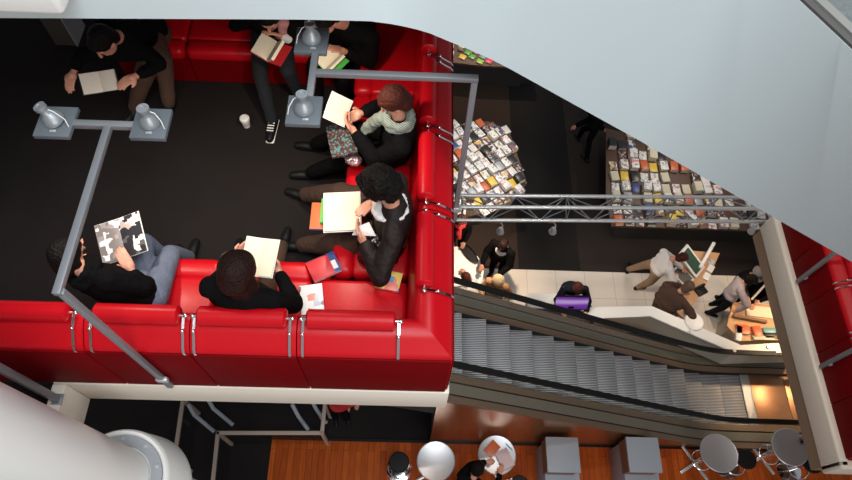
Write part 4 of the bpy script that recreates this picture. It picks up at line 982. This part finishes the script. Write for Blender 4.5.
# ------------------------------------------------------------------ GROUND FLOOR: visitors
def stand(label, pf, ph, hz, face, fwd, hands, lean=.45, feet=None, **kw):
    """standing visitor: pf the floor point between the feet, ph the head; both already in place"""
    pf = V(pf); hd = V(ph); f = V(fwd).normalized(); s = f.cross(Z)
    pel = V((pf.x, pf.y, G+.93))
    neck = hd-V((0, 0, .16))-f*.05
    ft = feet or (pf+s*.11, pf-s*.11)
    kn = kw.pop('knees', [(f+Z*.1), (f+Z*.1)])
    return person(label, (pf.x, pf.y, G), pel, neck, hd, face, fwd, hands, ft, near=False, knees=kn, **kw)
HZ = G+1.60
def foot_of(px, py, f, back=.12): h = P(px, py, HZ); f = V(f).normalized(); return V((h.x-f.x*back, h.y-f.y*back, G))
f = V((.1, -1, 0)); h = P(461, 220, HZ)
stand('person with reddish hair and a red scarf behind the white round table', foot_of(461, 220, f), h, 0, (0, -.8, -.5), f, (h+V((-.14, -.12, -.66)), h+V((.12, -.12, -.66))), top='black', trousers='black', hair='hairauburn', hairlen=.9, scarf='redcloth')
f = V((-.55, -.8, 0)); h = P(503, 245, HZ)
stand('person in a dark coat with a white shirt front standing behind the cream hat', foot_of(503, 245, f), h, 0, (-.4, -.6, -.6), f, (h+f*.3+V((-.16, .1, -.55)), h+f*.3+V((.16, -.1, -.55))), top='black', trousers='black', hair='hairbrown', collar='whiteshirt', wide=1.2, sleeve=1.3, coat=.6)
f = V((-.35, -1, 0)); h = P(498, 281, HZ-.05)
stand('person in a cream knitted hat and tan coat at the escalator side', foot_of(498, 281, f, .06), h, 0, (-.2, -.7, -.5), f, (h+V((-.20, -.22, -.46)), h+V((.12, -.24, -.46))), top='tan', trousers='brown', hair='hairauburn', hairlen=.6, hat='cream', elbows=[(-.5, .2, -.8), (.7, .2, -.6)])
t = tag(MB().ell((0, 0, 0), (.07, .05, .08), (V((1, 0, 0)), V((0, 1, 0)), Z)).blob('purse', 'bookred', None, .01, 2, .01, 20), 'small red purse in the hand of the visitor in the cream hat', 'purse'); t.location = h+V((-.27, -.26, -.48))
f = V((-.4, .6, 0)); h = P(466, 278, G+1.25)
c_ = stand('child with brown hair in a light top at the front of the white round table', V((h.x+.12, h.y-.28, G)), h, 0, (-.4, .6, -.6), f, (h+V((.05, .28, -.42)), h+V((-.28, .15, -.42))), top='whiteshirt', trousers='khaki', hair='hairauburn', wide=.8)
f = V((0, -1, 0)); h = P(578, 288, G+1.42)
stand('man in a navy jacket with short brown hair looking at the purple screen', V((h.x, h.y+.22, G)), h, 0, (0, -.75, -.65), f, (h+V((-.22, -.30, -.40)), h+V((.22, -.30, -.40))), top='navy', trousers='black', hair='hairauburn', wide=1.15, sleeve=1.2, hairr=.98)
# at the touch screen
f = V((.9, .15, 0)); h = P(682, 258, G+1.38); pel = P(656, 268, G+.92); s = f.normalized().cross(Z)
person('person in a white shirt and khaki trousers bending over the tilted white-framed monitor', (P(632, 282, G).x, P(632, 282, G).y, G), pel, P(669, 259, G+1.27), h, (.8, .1, -.6), f, (P(676, 276, G+.92), P(682, 268, G+.92)), (P(637, 289, G), P(627, 271, G)),
       'whiteshirt', 'khaki', hair='hairauburn', near=False, knees=[(.7, -.2, .3), (.7, .2, .3)], legr=1.25, sleeve=1.3, wide=1.15, elbows=[(.2, -.7, -.5), (.2, .7, -.5)])
f = V((.75, .65, 0)); h = P(688, 287, G+1.32); pel = P(664, 304, G+.90)
person('person with grey-brown hair in a big brown coat leaning on the angled wooden desk', (P(655, 318, G).x, P(655, 318, G).y, G), pel, P(678, 292, G+1.20), h, (.7, .5, -.6), f, (P(690, 308, G+.86), P(686, 290, G+.88)), (P(660, 330, G), P(648, 318, G)),
       'brown', 'browntr', hair='hairgrey', near=False, wide=1.45, sleeve=1.5, legr=1.3, coat=1.2, hairr=1.12, elbows=[(.4, -.8, -.3), (-.2, .8, -.3)])
f = V((.85, -.25, 0)); h = P(751, 280, G+1.42); pel = P(729, 296, G+.92)
person('person in a grey shirt and dark trousers with black tied hair at the book desk', (P(716, 312, G).x, P(716, 312, G).y, G), pel, P(742, 283, G+1.28), h, (.8, -.3, -.6), f, (P(736, 311, G+.95), P(748, 297, G+1.0)), (P(708, 314, G), P(712, 305, G)),
       'greyshirt', 'navy', hair='hairblack', hairlen=.3, near=False, knees=[(.8, -.3, .3), (.8, -.1, .3)], elbows=[(.3, -.7, -.4), (.4, .5, -.5)], sleeve=1.15)
f = V((-.5, -.9, 0)); h = P(772, 279, G+1.50)
stand('person in a black jacket with white sleeve stripes half hidden by the white slab', V((h.x+.1, h.y+.1, G)), h, 0, (-.5, -.7, -.5), f, (P(752, 304, G+.97), P(759, 301, G+.97)), top='black', trousers='black', hair='hairblack', wide=1.2, sleeve=1.2)
pp = [o for o in C.objects if o.name.startswith('person')][-1]
st = MB(); st.capsule(P(765, 285, G+1.36), .02, P(752, 299, G+1.08), .02); st = st.build('sleeve_stripe', 'white', pp); st.matrix_parent_inverse = M.Translation(-pp.location)
f = V((.3, -1, 0)); h = P(757, 273, G+1.45)
stand('person in a grey cap standing behind the one in the grey shirt', V((h.x, h.y+.1, G)), h, 0, (.2, -.8, -.4), f, (h+V((-.2, -.2, -.7)), h+V((.2, -.2, -.7))), top='black', trousers='black', hair='hairblack', hat='hatgrey', cap=True)
f = V((-.5, .8, 0)); h = P(600, 101, HZ)
stand('dark figure walking past the long display table on the dark carpet', foot_of(600, 101, f), h, 0, (-.4, .8, -.2), f, (h+V((-.3, .0, -.85)), h+V((.3, -.05, -.85))), feet=(foot_of(600, 101, f)+V((.0, -.30, 0)), foot_of(600, 101, f)+V((-.12, .30, 0))), top='black', trousers='black', hair='hairblack', wide=1.2, sleeve=1.3)
f = V((.35, .9, 0)); h = P(478, 468, G+1.42)
person('person with black hair in black bending over the round table with the pink paper', (P(462, 492, G).x, P(462, 492, G).y, G), P(466, 490, G+.95), P(473, 479, G+1.30), h, (.4, .7, -.6), f, (P(500, 474, G+1.14), P(486, 462, G+1.14)), (P(462, 500, G), P(455, 494, G)),
       'black', 'black', hair='hairblack', hairlen=.7, near=False, wide=1.15, sleeve=1.25, elbows=[(.5, -.3, -.4), (-.4, .4, -.4)], hairr=1.1)
f = V((.2, -1, 0)); h = P(352, 398, HZ)
stand('person in black with a red top walking out from under the lounge edge', P(342, 417, G), P(352, 398, HZ), 0, (0, -1, -.1), f, (P(348, 408, G+.9), P(358, 404, G+.9)), top='redcloth', trousers='black', hair='hairblack')

# truss lamps and unseen spots over the lower floor; last two are added fills
spot('truss_spot_light', P(500, 229, ZTR-.45), P(470, 170, G+.7), 270, (1, .9, .82), 60, .7, .06)
spot('truss_spot_light', P(553, 229, ZTR-.45), P(610, 302, G), 560, (1, .86, .72), 75, .8, .06)
spot('truss_spot_light', P(754, 231, ZTR-.45), P(700, 290, G+.8), 420, WARM, 75, .8, .06)
spot('unseen_spot_light', (6.0, 8.6, -3.9), P(670, 195, G+.7), 140, (1, .86, .74), 70, .8, .06)
spot('unseen_spot_light', (1.8, 8.6, -3.9), P(485, 165, G+.7), 210, (1, .9, .82), 60, .8, .06)
spot('unseen_spot_light', (1.6, 12.2, -3.9), P(480, 55, G+.7), 260, WARM, 60, .8, .06)
spot('unseen_spot_light', (1.6, 5.6, -4.2), P(470, 265, G+.7), 380, WARM, 70, .8, .06)
spot('unseen_spot_light', (7.6, 4.3, -4.6), P(768, 360, G), 300, (1, .70, .42), 80, .8, .06)
spot('unseen_spot_light', (3.2, 4.6, 2.0), (3.0, 5.3, ZTR), 340, (1, .93, .85), 95, .9, .08)  # added fill, brightens the truss under the balcony
spot('unseen_spot_light', (3.6, 2.4, 2.0), (5.6, 3.2, L1-.2), 300, (1, .93, .85), 45, .8, .08)  # added fill aimed at the white slab edge of the lower lounge
